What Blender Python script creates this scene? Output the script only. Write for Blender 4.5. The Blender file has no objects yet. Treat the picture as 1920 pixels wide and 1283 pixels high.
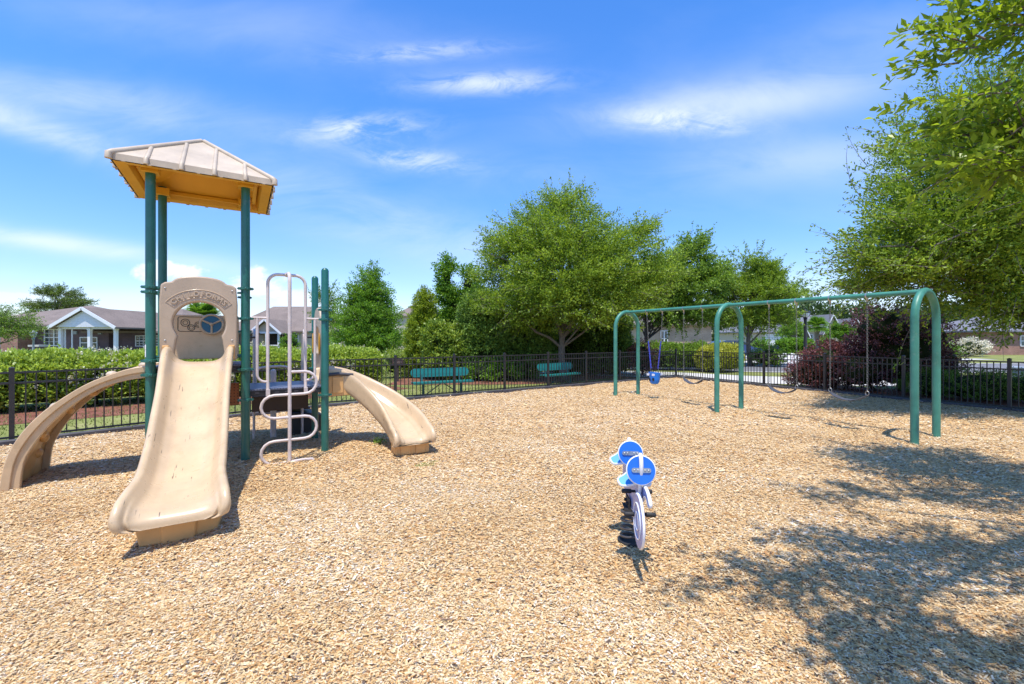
import bpy, bmesh, math, random
import numpy as np
from mathutils import Vector, Matrix
R = math.radians
rnd = random.Random(7)
rng = np.random.default_rng(7)
F, HZ, EYE = 820.0, 634.0, 1.65          # focal length in photo pixels, horizon row, eye height
S = bpy.context.scene
COL = S.collection

# ------------------------------------------------------------------ camera
cam = bpy.data.cameras.new('camera'); co = bpy.data.objects.new('camera', cam); COL.objects.link(co)
co.location = (0, 0, EYE); co.rotation_euler = (R(90), 0, 0)
cam.sensor_width = 36.0; cam.lens = F/1920*36; cam.shift_y = -(641.5-HZ)/1920
cam.clip_start = .05; cam.clip_end = 3000
S.camera = co
# ------------------------------------------------------------------ light
SUN = Vector((-.055, -.32, 1)).normalized()        # towards the sun
sl = bpy.data.lights.new('sun', 'SUN'); so = bpy.data.objects.new('sun', sl); COL.objects.link(so)
sl.energy = 4.2; sl.angle = R(.53); sl.color = (1, .94, .84)
so.rotation_euler = SUN.to_track_quat('Z', 'Y').to_euler()
S.view_settings.view_transform = 'Standard'; S.view_settings.look = 'None'
S.view_settings.exposure = 0.45; S.view_settings.gamma = 1

def world():
    w = bpy.data.worlds.new('World'); S.world = w; w.use_nodes = True
    nt = w.node_tree; nt.nodes.clear(); N = nt.nodes.new; L = nt.links.new
    def val(x): return x
    def math_(op, a, b=None, c=None):
        n = N('ShaderNodeMath'); n.operation = op
        for i, q in enumerate((a, b, c)):
            if q is None: continue
            if isinstance(q, (int, float)): n.inputs[i].default_value = q
            else: L(q, n.inputs[i])
        return n.outputs[0]
    sky = N('ShaderNodeTexSky'); sky.sky_type = 'NISHITA'; sky.sun_disc = False
    sky.sun_elevation = math.asin(SUN.z); sky.sun_rotation = math.atan2(SUN.x, SUN.y)
    sky.altitude = 0; sky.air_density = 1.0; sky.dust_density = 0.35; sky.ozone_density = 1.2
    tc = N('ShaderNodeTexCoord'); sp = N('ShaderNodeSeparateXYZ'); L(tc.outputs['Generated'], sp.inputs[0])
    x, y, z = sp.outputs
    yy = math_('MAXIMUM', math_('ABSOLUTE', y), .12)
    a = math_('DIVIDE', x, yy); b = math_('DIVIDE', z, yy)
    cb = N('ShaderNodeCombineXYZ'); L(a, cb.inputs[0]); L(b, cb.inputs[1])
    def noise(scale, detail, rough, sx=1, sy=1, rot=0, dist=0, off=(0, 0)):
        m = N('ShaderNodeMapping'); L(cb.outputs[0], m.inputs[0])
        m.inputs['Scale'].default_value = (sx, sy, 1); m.inputs['Rotation'].default_value = (0, 0, rot)
        m.inputs['Location'].default_value = (off[0], off[1], 0)
        n = N('ShaderNodeTexNoise'); n.inputs['Scale'].default_value = scale; n.inputs['Detail'].default_value = detail
        n.inputs['Roughness'].default_value = rough; n.inputs['Distortion'].default_value = dist
        L(m.outputs[0], n.inputs['Vector']); return n.outputs[0]
    def ramp(v, lo, hi):
        n = N('ShaderNodeMapRange'); n.interpolation_type = 'SMOOTHSTEP'; L(v, n.inputs[0])
        n.inputs[1].default_value = lo; n.inputs[2].default_value = hi; return n.outputs[0]
    wisp = noise(3.0, 12, .66, 1, 3.0, R(8), .9)
    fine = noise(8.0, 12, .68, 1, 2.4, R(-14), 1.2, (3, 1))
    soft = noise(1.2, 5, .55, 1, 2.2, R(-14), .3, (6, 2))
    puff = noise(9, 9, .6, 1, 1.3, 0, .2, (1, 5))
    total = None
    # centre, radius (in photo px), tilt, strength, kind
    clouds = [(680, 243, 100, 22, 3, .75, 'w'), (915, 156, 115, 18, 2, .65, 'w'), (780, 300, 85, 18, -6, .55, 'w'),
              (1360, 195, 260, 40, 6, .55, 's'), (1280, 228, 110, 20, -4, .6, 'w'), (790, 98, 130, 14, 4, .35, 'w'),
              (100, 455, 300, 18, -8, .6, 's'), (60, 240, 240, 26, -17, .6, 's'), (660, 395, 360, 60, -16, .40, 's'),
              (180, 190, 300, 40, -8, .4, 's'), (1520, 300, 260, 45, 2, .32, 's'), (500, 60, 500, 60, -8, .15, 's'),
              (1640, 90, 260, 60, 8, .18, 's'), (1000, 330, 340, 40, -8, .15, 's'),
              (310, 512, 75, 22, 0, 1.1, 'c'), (490, 532, 75, 30, 0, 1.1, 'c'), (560, 560, 70, 22, 0, .7, 'c'),
              (210, 560, 240, 16, 0, .25, 's'), (20, 558, 110, 10, 0, .35, 'c'), (1520, 540, 260, 40, 0, .4, 's')]
    for (px, py, rx, ry, tilt, st, kind) in clouds:
        t = R(tilt); ct, sn = math.cos(t), math.sin(t)
        dx = math_('SUBTRACT', a, (px-960)/F); dy = math_('SUBTRACT', b, (HZ-py)/F)
        u = math_('MULTIPLY', math_('MULTIPLY_ADD', dx, ct, math_('MULTIPLY', dy, sn)), F/rx)
        v = math_('MULTIPLY', math_('MULTIPLY_ADD', dx, -sn, math_('MULTIPLY', dy, ct)), F/ry)
        r2 = math_('MULTIPLY_ADD', u, u, math_('MULTIPLY', v, v))
        if kind == 'c':
            e = math_('SUBTRACT', 1.0, math_('MULTIPLY', r2, .8))
            m = ramp(math_('ADD', e, math_('MULTIPLY', math_('SUBTRACT', puff, .5), 3.2)), .15, .85)
            m = math_('MULTIPLY', m, ramp(r2, 2.4, 1.0))
        else:
            e = math_('POWER', 2.718, math_('MULTIPLY', r2, -.9))
            nz = math_('MULTIPLY_ADD', wisp, .5, math_('MULTIPLY', fine, .5)) if kind == 'w' else math_('MULTIPLY_ADD', wisp, .35, math_('MULTIPLY', soft, .65))
            m = math_('MULTIPLY', e, ramp(nz, .40 if kind == 'w' else .28, .62))
        m = math_('MULTIPLY', m, st)
        total = m if total is None else math_('ADD', total, m)
    veil = math_('MULTIPLY', ramp(soft, .48, .8), .08)
    total = math_('ADD', total, veil)
    total = math_('MULTIPLY', total, ramp(z, -.02, .02))
    total = math_('MINIMUM', total, .93)
    hsv = N('ShaderNodeHueSaturation'); hsv.inputs['Saturation'].default_value = 1.22; hsv.inputs['Value'].default_value = 1.12
    L(sky.outputs[0], hsv.inputs['Color'])
    mul = N('ShaderNodeMixRGB'); mul.blend_type = 'MULTIPLY'; mul.inputs[0].default_value = 1
    tn = N('ShaderNodeMixRGB'); L(ramp(z, .0, .5), tn.inputs[0]); tn.inputs[1].default_value = (.84, .86, 1.10, 1); tn.inputs[2].default_value = (.70, 1.03, 1.40, 1)
    L(hsv.outputs[0], mul.inputs[1]); L(tn.outputs[0], mul.inputs[2])
    mix = N('ShaderNodeMixRGB'); L(total, mix.inputs[0]); L(mul.outputs[0], mix.inputs[1]); mix.inputs[2].default_value = (5.7, 6.1, 6.9, 1)
    bg = N('ShaderNodeBackground'); L(mix.outputs[0], bg.inputs[0]); bg.inputs[1].default_value = .140
    out = N('ShaderNodeOutputWorld'); L(bg.outputs[0], out.inputs[0])
world()

# ------------------------------------------------------------------ placing
def W(px, d, py=None):
    """world x (and z) of photo column/row at depth d"""
    x = (px-960)/F*d
    return x if py is None else (x, d, EYE-(py-HZ)/F*d)

# ------------------------------------------------------------------ materials
def new_mat(name):
    m = bpy.data.materials.new(name); m.use_nodes = True
    nt = m.node_tree; b = nt.nodes['Principled BSDF']; return m, nt, b
def coords(nt, scale=1, obj=True):
    tc = nt.nodes.new('ShaderNodeTexCoord'); mp = nt.nodes.new('ShaderNodeMapping')
    mp.inputs['Scale'].default_value = (scale,)*3 if isinstance(scale, (int, float)) else scale
    nt.links.new(tc.outputs['Object'], mp.inputs[0]); return mp.outputs[0]
def nz(nt, vec, scale, detail=4, rough=.5, dist=0):
    n = nt.nodes.new('ShaderNodeTexNoise'); nt.links.new(vec, n.inputs['Vector'])
    n.inputs['Scale'].default_value = scale; n.inputs['Detail'].default_value = detail
    n.inputs['Roughness'].default_value = rough; n.inputs['Distortion'].default_value = dist
    return n.outputs[0]
def cramp(nt, v, stops):
    r = nt.nodes.new('ShaderNodeValToRGB'); nt.links.new(v, r.inputs[0]); e = r.color_ramp.elements
    while len(e) < len(stops): e.new(.5)
    for k, (p, c) in enumerate(stops): e[k].position = p; e[k].color = (*c, 1)
    return r.outputs[0]
def bump(nt, b, v, strength=.3, dist=.01):
    n = nt.nodes.new('ShaderNodeBump'); n.inputs['Strength'].default_value = strength; n.inputs['Distance'].default_value = dist
    nt.links.new(v, n.inputs['Height']); nt.links.new(n.outputs[0], b.inputs['Normal'])
def paint(name, c, rough=.4, var=.12, scale=6, bumpst=.05, metal=0, spec=.5, coat=0, scuff=None):
    m, nt, b = new_mat(name); v = coords(nt)
    n = nz(nt, v, scale, 6, .6)
    lo = tuple(max(0, q*(1-var)) for q in c); hi = tuple(min(1, q*(1+var)) for q in c)
    cc = cramp(nt, n, [(.3, lo), (.7, hi)])
    if scuff:
        q = nz(nt, v, 7, 9, .72); mq = nt.nodes.new('ShaderNodeMapRange'); nt.links.new(q, mq.inputs[0]); mq.inputs[1].default_value = .60; mq.inputs[2].default_value = .70; mq.inputs[4].default_value = .55
        xq = nt.nodes.new('ShaderNodeMixRGB'); nt.links.new(mq.outputs[0], xq.inputs[0]); nt.links.new(cc, xq.inputs[1]); xq.inputs[2].default_value = (*scuff, 1); cc = xq.outputs[0]
    nt.links.new(cc, b.inputs['Base Color'])
    b.inputs['Roughness'].default_value = rough; b.inputs['Metallic'].default_value = metal
    b.inputs['Specular IOR Level'].default_value = spec; b.inputs['Coat Weight'].default_value = coat
    mr = nt.nodes.new('ShaderNodeMapRange'); nt.links.new(nz(nt, v, scale*3, 5), mr.inputs[0])
    mr.inputs[3].default_value = rough*.75; mr.inputs[4].default_value = min(1, rough*1.3)
    nt.links.new(mr.outputs[0], b.inputs['Roughness'])
    if bumpst: bump(nt, b, nz(nt, v, scale*12, 3), bumpst, .004)
    return m
def slide_plastic(name, c, scratches=False):
    m, nt, b = new_mat(name); v = coords(nt)
    n = nz(nt, v, 3, 6, .65)
    lo = tuple(q*.86 for q in c); hi = tuple(min(1, q*1.07) for q in c)
    colr = cramp(nt, n, [(.3, lo), (.7, hi)])
    st = nz(nt, coords(nt, (1.2, 1.2, .6)), 2.2, 8, .7, .4); sm_ = nt.nodes.new('ShaderNodeMapRange'); nt.links.new(st, sm_.inputs[0]); sm_.inputs[1].default_value = .52; sm_.inputs[2].default_value = .75; sm_.inputs[4].default_value = .38
    sx = nt.nodes.new('ShaderNodeMixRGB'); nt.links.new(sm_.outputs[0], sx.inputs[0]); nt.links.new(colr, sx.inputs[1]); sx.inputs[2].default_value = (c[0]*.62, c[1]*.56, c[2]*.46, 1); colr = sx.outputs[0]
    sp2 = nz(nt, v, 120, 2, .5); sm2 = nt.nodes.new('ShaderNodeMapRange'); nt.links.new(sp2, sm2.inputs[0]); sm2.inputs[1].default_value = .70; sm2.inputs[2].default_value = .74; sm2.inputs[4].default_value = .5
    sx2 = nt.nodes.new('ShaderNodeMixRGB'); nt.links.new(sm2.outputs[0], sx2.inputs[0]); nt.links.new(colr, sx2.inputs[1]); sx2.inputs[2].default_value = (.2, .14, .09, 1); colr = sx2.outputs[0]
    if scratches:
        v2 = coords(nt, (75, 5, 4)); s = nz(nt, v2, 1.0, 2, .5)
        gate = nz(nt, coords(nt), 4.5, 3)
        mr = nt.nodes.new('ShaderNodeMapRange'); nt.links.new(s, mr.inputs[0]); mr.inputs[1].default_value = .68; mr.inputs[2].default_value = .71
        mg = nt.nodes.new('ShaderNodeMapRange'); nt.links.new(gate, mg.inputs[0]); mg.inputs[1].default_value = .48; mg.inputs[2].default_value = .56
        mu = nt.nodes.new('ShaderNodeMath'); mu.operation = 'MULTIPLY'; nt.links.new(mr.outputs[0], mu.inputs[0]); nt.links.new(mg.outputs[0], mu.inputs[1])
        mx = nt.nodes.new('ShaderNodeMixRGB'); nt.links.new(mu.outputs[0], mx.inputs[0]); nt.links.new(colr, mx.inputs[1]); mx.inputs[2].default_value = (.16, .12, .09, 1)
        colr = mx.outputs[0]
    nt.links.new(colr, b.inputs['Base Color'])
    mr = nt.nodes.new('ShaderNodeMapRange'); nt.links.new(nz(nt, v, 9, 5), mr.inputs[0]); mr.inputs[3].default_value = .2; mr.inputs[4].default_value = .4
    nt.links.new(mr.outputs[0], b.inputs['Roughness']); b.inputs['Specular IOR Level'].default_value = .5
    bump(nt, b, nz(nt, v, 60, 2), .03, .003)
    return m
def leaf_mat(name, dark, bright, trans=.35, rough=.45):
    m, nt, b = new_mat(name)
    at = nt.nodes.new('ShaderNodeAttribute'); at.attribute_name = 'tint'
    c = cramp(nt, at.outputs['Fac'], [(0, dark), (.55, tuple((p+q)/2 for p, q in zip(dark, bright))), (1, bright)])
    nt.links.new(c, b.inputs['Base Color']); b.inputs['Roughness'].default_value = rough; b.inputs['Specular IOR Level'].default_value = .35
    tr = nt.nodes.new('ShaderNodeBsdfTranslucent')
    gm = nt.nodes.new('ShaderNodeMixRGB'); gm.blend_type = 'MULTIPLY'; gm.inputs[0].default_value = 1
    nt.links.new(c, gm.inputs[1]); gm.inputs[2].default_value = (1.25, 1.2, .6, 1); nt.links.new(gm.outputs[0], tr.inputs[0])
    mx = nt.nodes.new('ShaderNodeMixShader'); mx.inputs[0].default_value = trans
    nt.links.new(b.outputs[0], mx.inputs[1]); nt.links.new(tr.outputs[0], mx.inputs[2])
    nt.links.new(mx.outputs[0], nt.nodes['Material Output'].inputs[0]); return m
def bark_mat(name, c):
    m, nt, b = new_mat(name); v = coords(nt, (9, 9, 2)); n = nz(nt, v, 2.5, 8, .7)
    nt.links.new(cramp(nt, n, [(.3, tuple(q*.45 for q in c)), (.7, c)]), b.inputs['Base Color']); b.inputs['Roughness'].default_value = .9
    bump(nt, b, n, .8, .03); return m
def brick_mat(name, c1, c2, mortar, sc=1.0):
    m, nt, b = new_mat(name)
    tc = nt.nodes.new('ShaderNodeTexCoord'); sp = nt.nodes.new('ShaderNodeSeparateXYZ'); nt.links.new(tc.outputs['Object'], sp.inputs[0])
    ad = nt.nodes.new('ShaderNodeMath'); nt.links.new(sp.outputs[0], ad.inputs[0]); nt.links.new(sp.outputs[1], ad.inputs[1])
    cb = nt.nodes.new('ShaderNodeCombineXYZ'); nt.links.new(ad.outputs[0], cb.inputs[0]); nt.links.new(sp.outputs[2], cb.inputs[1])
    t = nt.nodes.new('ShaderNodeTexBrick'); nt.links.new(cb.outputs[0], t.inputs['Vector'])
    t.inputs['Color1'].default_value = (*c1, 1); t.inputs['Color2'].default_value = (*c2, 1); t.inputs['Mortar'].default_value = (*mortar, 1)
    t.inputs['Scale'].default_value = 1; t.inputs['Brick Width'].default_value = .24*sc; t.inputs['Row Height'].default_value = .08*sc; t.inputs['Mortar Size'].default_value = .008
    n = nz(nt, coords(nt), 1.3, 5)
    mx = nt.nodes.new('ShaderNodeMixRGB'); mx.blend_type = 'MULTIPLY'; mx.inputs[0].default_value = 1
    nt.links.new(t.outputs[0], mx.inputs[1]); nt.links.new(cramp(nt, n, [(.3, (.75,)*3), (.7, (1.1,)*3)]), mx.inputs[2])
    nt.links.new(mx.outputs[0], b.inputs['Base Color']); b.inputs['Roughness'].default_value = .9; return m
def stripes_mat(name, c, pitch=.12, depth=.4):
    m, nt, b = new_mat(name); tc = nt.nodes.new('ShaderNodeTexCoord'); w = nt.nodes.new('ShaderNodeTexWave')
    w.bands_direction = 'Z'; w.wave_profile = 'SAW'; w.inputs['Scale'].default_value = 1/(pitch*math.pi)*.5*math.pi*2/ (2*math.pi)*1.0/1.0
    w.inputs['Scale'].default_value = .314/pitch
    nt.links.new(tc.outputs['Object'], w.inputs['Vector'])
    nt.links.new(cramp(nt, w.outputs[1], [(0, tuple(q*.7 for q in c)), (.12, c), (1, c)]), b.inputs['Base Color'])
    bump(nt, b, w.outputs[1], depth, .02); b.inputs['Roughness'].default_value = .6; return m
def shingle_mat(name, c):
    m, nt, b = new_mat(name); v = coords(nt)
    n = nz(nt, v, 14, 6, .7); n2 = nz(nt, v, 1.0, 4)
    a = cramp(nt, n, [(.3, tuple(q*.65 for q in c)), (.7, tuple(q*1.25 for q in c))])
    mx = nt.nodes.new('ShaderNodeMixRGB'); mx.blend_type = 'MULTIPLY'; mx.inputs[0].default_value = 1
    nt.links.new(a, mx.inputs[1]); nt.links.new(cramp(nt, n2, [(.3, (.85,)*3), (.7, (1.1,)*3)]), mx.inputs[2])
    nt.links.new(mx.outputs[0], b.inputs['Base Color']); b.inputs['Roughness'].default_value = .95; bump(nt, b, n, .5, .02); return m
def ground_mat(name, stops, scale, fine=40, bs=.4, rough=.95):
    m, nt, b = new_mat(name); v = coords(nt)
    n = nz(nt, v, scale, 8, .65); f = nz(nt, v, fine, 6, .7)
    c1 = cramp(nt, n, stops)
    mx = nt.nodes.new('ShaderNodeMixRGB'); mx.blend_type = 'MULTIPLY'; mx.inputs[0].default_value = 1
    nt.links.new(c1, mx.inputs[1]); nt.links.new(cramp(nt, f, [(.3, (.7,)*3), (.7, (1.25,)*3)]), mx.inputs[2])
    nt.links.new(mx.outputs[0], b.inputs['Base Color']); b.inputs['Roughness'].default_value = rough; b.inputs['Specular IOR Level'].default_value = .15
    bump(nt, b, f, bs, .02); return m
CHIP = [(0, (.07, .05, .04)), (.10, (.26, .19, .14)), (.18, (.42, .215, .09)), (.32, (.56, .325, .13)), (.52, (.68, .45, .205)), (.74, (.74, .56, .32)), (.9, (.77, .61, .38)), (1, (.80, .73, .61))]
def mulch_base():
    m, nt, b = new_mat('mulch'); v = coords(nt)
    d = nt.nodes.new('ShaderNodeTexNoise'); nt.links.new(v, d.inputs[0]); d.inputs['Scale'].default_value = 25
    ad = nt.nodes.new('ShaderNodeMixRGB'); ad.blend_type = 'ADD'; ad.inputs[0].default_value = .02; nt.links.new(v, ad.inputs[1]); nt.links.new(d.outputs[1], ad.inputs[2])
    vo = nt.nodes.new('ShaderNodeTexVoronoi'); nt.links.new(ad.outputs[0], vo.inputs['Vector']); vo.inputs['Scale'].default_value = 42
    sp = nt.nodes.new('ShaderNodeSeparateColor'); nt.links.new(vo.outputs['Color'], sp.inputs[0])
    c = cramp(nt, sp.outputs[0], CHIP)
    big = nz(nt, v, .9, 5, .6)
    mx = nt.nodes.new('ShaderNodeMixRGB'); mx.blend_type = 'MULTIPLY'; mx.inputs[0].default_value = 1
    nt.links.new(c, mx.inputs[1]); nt.links.new(cramp(nt, big, [(.3, (.86, .82, .80)), (.7, (1.0, .99, .97))]), mx.inputs[2])
    nt.links.new(mx.outputs[0], b.inputs['Base Color']); b.inputs['Roughness'].default_value = .9; b.inputs['Specular IOR Level'].default_value = .15
    bump(nt, b, vo.outputs['Distance'], .8, .02); return m
def chip_mat():
    m, nt, b = new_mat('wood_chip')
    at = nt.nodes.new('ShaderNodeAttribute'); at.attribute_name = 'tint'
    c = cramp(nt, at.outputs['Fac'], CHIP)
    f = nz(nt, coords(nt, 1), 180, 3)
    mx = nt.nodes.new('ShaderNodeMixRGB'); mx.blend_type = 'MULTIPLY'; mx.inputs[0].default_value = 1
    nt.links.new(c, mx.inputs[1]); nt.links.new(cramp(nt, f, [(.3, (.8,)*3), (.7, (1.1,)*3)]), mx.inputs[2])
    nt.links.new(mx.outputs[0], b.inputs['Base Color']); b.inputs['Roughness'].default_value = .95; b.inputs['Specular IOR Level'].default_value = .04
    return m
def perforated(name, c, pitch=.02, rough=.5):
    m, nt, b = new_mat(name); v = coords(nt)
    vo = nt.nodes.new('ShaderNodeTexVoronoi'); vo.inputs['Randomness'].default_value = 0; vo.inputs['Scale'].default_value = 1/pitch; nt.links.new(v, vo.inputs['Vector'])
    nt.links.new(cramp(nt, vo.outputs['Distance'], [(.22, tuple(q*.25 for q in c)), (.3, c)]), b.inputs['Base Color'])
    b.inputs['Roughness'].default_value = rough; bump(nt, b, vo.outputs['Distance'], .3, .004); return m

M = {}
M['post'] = paint('green_powder_coat', (.016, .125, .10), .33, .15, 5, .04, 0, .6, 0, (.09, .17, .14))
M['swing'] = paint('faded_green_powder_coat', (.055, .225, .165), .42, .22, 4, .05, 0, .5, 0, (.16, .27, .21))
M['beige'] = slide_plastic('beige_plastic', (.61, .445, .27), True)
M['tan'] = slide_plastic('tan_plastic', (.57, .40, .235))
M['hood'] = slide_plastic('taupe_plastic', (.46, .345, .24))
M['roofskin'] = paint('cream_roof_plastic', (.50, .405, .30), .5, .16, 3, .08, 0, .5, 0, (.33, .26, .19))
M['yellow'] = paint('yellow_plastic', (.64, .33, .02), .45, .08, 2, .03)
M['golden'] = paint('golden_plastic', (.68, .38, .14), .4, .1, 4, .03)
M['pink'] = paint('beige_powder_coat', (.62, .53, .49), .4, .12, 8, .03, 0, .5, 0, (.45, .36, .31))
M['deck'] = perforated('coated_deck', (.11, .12, .17), .035, .45)
M['dark'] = paint('black_plastic', (.018, .017, .018), .5, .3, 8, .06)
M['brown'] = perforated('brown_step_coating', (.055, .03, .022), .03)
M['rust'] = perforated('orange_brown_panel', (.36, .12, .04), .045)
M['fence'] = paint('black_fence_paint', (.022, .021, .024), .4, .2, 6, .03)
M['kerb'] = paint('dark_border_plastic', (.055, .052, .06), .6, .3, 5, .1)
M['blue'] = paint('blue_panel', (.012, .14, .60), .35, .06, 4, 0)
M['sky'] = paint('light_blue_panel', (.03, .30, .72), .35, .06, 4, 0)
M['lilac'] = paint('violet_blue_panel', (.22, .27, .52), .3, .1, 5, 0)
M['white'] = paint('white_edge', (.78, .79, .82), .4, .05, 8, 0)
M['steel'] = paint('galvanised_steel', (.45, .45, .45), .38, .15, 20, .05, .9)
M['chain'] = paint('weathered_chain', (.20, .20, .19), .55, .3, 20, .1, .5)
M['rubber'] = paint('black_rubber', (.02, .02, .022), .6, .3, 10, .1)
M['spring'] = paint('black_spring_coat', (.075, .066, .06), .3, .3, 20, .1)
M['bucket'] = paint('blue_rubber', (.01, .20, .72), .4, .08, 5, .02)
M['bluechain'] = paint('violet_chain_sleeve', (.05, .06, .42), .45, .1, 10, .02)
M['belt'] = paint('grey_blue_belt', (.06, .065, .085), .75, .15, 8, .03)
M['teal'] = perforated('teal_bench_coating', (.010, .185, .175), .03, .4)
M['tealdark'] = paint('teal_bench_frame', (.008, .09, .09), .45, .2)
M['ink'] = paint('black_ink', (.01, .01, .012), .5, 0, 5, 0)
M['wheel'] = paint('teal_blue_wheel', (.01, .12, .2), .35, .1)
M['mulch'] = mulch_base(); M['chip'] = chip_mat()
M['grass'] = ground_mat('lawn', [(.3, (.13, .15, .04)), (.55, (.23, .25, .075)), (.75, (.36, .33, .15))], .8, 30)
M['blade'] = leaf_mat('grass_blade', (.10, .14, .03), (.33, .36, .10), .3, .6)
M['redmulch'] = ground_mat('red_mulch', [(.3, (.13, .045, .03)), (.7, (.30, .13, .09))], 3, 30)
M['asphalt'] = ground_mat('asphalt', [(.3, (.15, .15, .16)), (.7, (.22, .22, .235))], 1.2, 60, .2)
M['concrete'] = ground_mat('concrete', [(.3, (.50, .48, .45)), (.7, (.62, .60, .56))], 1.2, 30, .15)
M['brickdark'] = brick_mat('plum_brick', (.115, .072, .085), (.16, .095, .10), (.2, .17, .19))
M['brickred'] = brick_mat('red_brick', (.27, .12, .08), (.37, .17, .12), (.38, .3, .26))
M['bricktan'] = brick_mat('tan_brick', (.40, .29, .21), (.47, .35, .26), (.5, .42, .35))
M['siding'] = stripes_mat('white_siding', (.70, .72, .78))
M['sidingtan'] = stripes_mat('tan_siding', (.50, .44, .36))
M['sidingblue'] = stripes_mat('pale_blue_siding', (.42, .52, .60))
M['shingle'] = shingle_mat('brown_shingle', (.215, .17, .145))
M['shinglegrey'] = shingle_mat('grey_shingle', (.185, .185, .21))
M['trim'] = paint('white_trim', (.76, .77, .80), .5, .04)
M['darkwall'] = paint('dark_screen', (.05, .05, .065), .5, .3)
M['carpaint'] = paint('navy_car_paint', (.03, .045, .12), .2, .05, 3, 0, .3, .6, .8)
M['greybox'] = paint('grey_box_paint', (.33, .38, .45), .5, .1)
M['pot'] = paint('terracotta', (.5, .25, .08), .7, .1)
def glass():
    m, nt, b = new_mat('window_glass'); b.inputs['Base Color'].default_value = (.03, .045, .055, 1); b.inputs['Roughness'].default_value = .06
    b.inputs['Specular IOR Level'].default_value = .9; v = coords(nt)
    nt.links.new(cramp(nt, nz(nt, v, 1.2, 4), [(.4, (.02, .03, .035)), (.65, (.13, .17, .19))]), b.inputs['Base Color']); return m
M['glass'] = glass()
M['bark'] = bark_mat('grey_bark', (.22, .19, .16)); M['barkdark'] = bark_mat('dark_bark', (.09, .07, .06))
M['oak'] = leaf_mat('oak_leaf', (.07, .15, .014), (.40, .55, .065), .42)
M['oakdeep'] = leaf_mat('deep_green_leaf', (.05, .12, .015), (.30, .46, .06), .38)
M['elm'] = leaf_mat('bright_green_leaf', (.05, .14, .014), (.26, .46, .05), .4)
M['juniper'] = leaf_mat('juniper_leaf', (.04, .09, .014), (.22, .36, .06), .28, .6)
M['arbor'] = leaf_mat('yellow_green_leaf', (.12, .2, .012), (.42, .52, .055), .35)
M['hedge'] = leaf_mat('hedge_leaf', (.07, .15, .015), (.48, .60, .10), .35, .35)
M['gold'] = leaf_mat('golden_leaf', (.2, .25, .02), (.62, .62, .10), .3)
M['plum'] = leaf_mat('plum_leaf', (.045, .018, .03), (.33, .15, .18), .2, .35)
M['plumred'] = leaf_mat('red_plum_leaf', (.08, .025, .035), (.44, .17, .17), .25, .45)
M['near'] = leaf_mat('broad_leaf', (.09, .17, .014), (.42, .56, .06), .58, .35)
M['flower'] = leaf_mat('cream_flower', (.6, .55, .42), (.86, .82, .7), .2)
M['pine'] = leaf_mat('pine_needle', (.05, .09, .02), (.24, .33, .06), .25)
M['woods'] = leaf_mat('far_leaf', (.03, .07, .025), (.14, .21, .06), .2)
M['core'] = paint('foliage_shade_fill', (.02, .03, .01), .95, .3, 3, 0, 0, .1)  # near-black fill: shade inside the foliage is put into its colour

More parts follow.
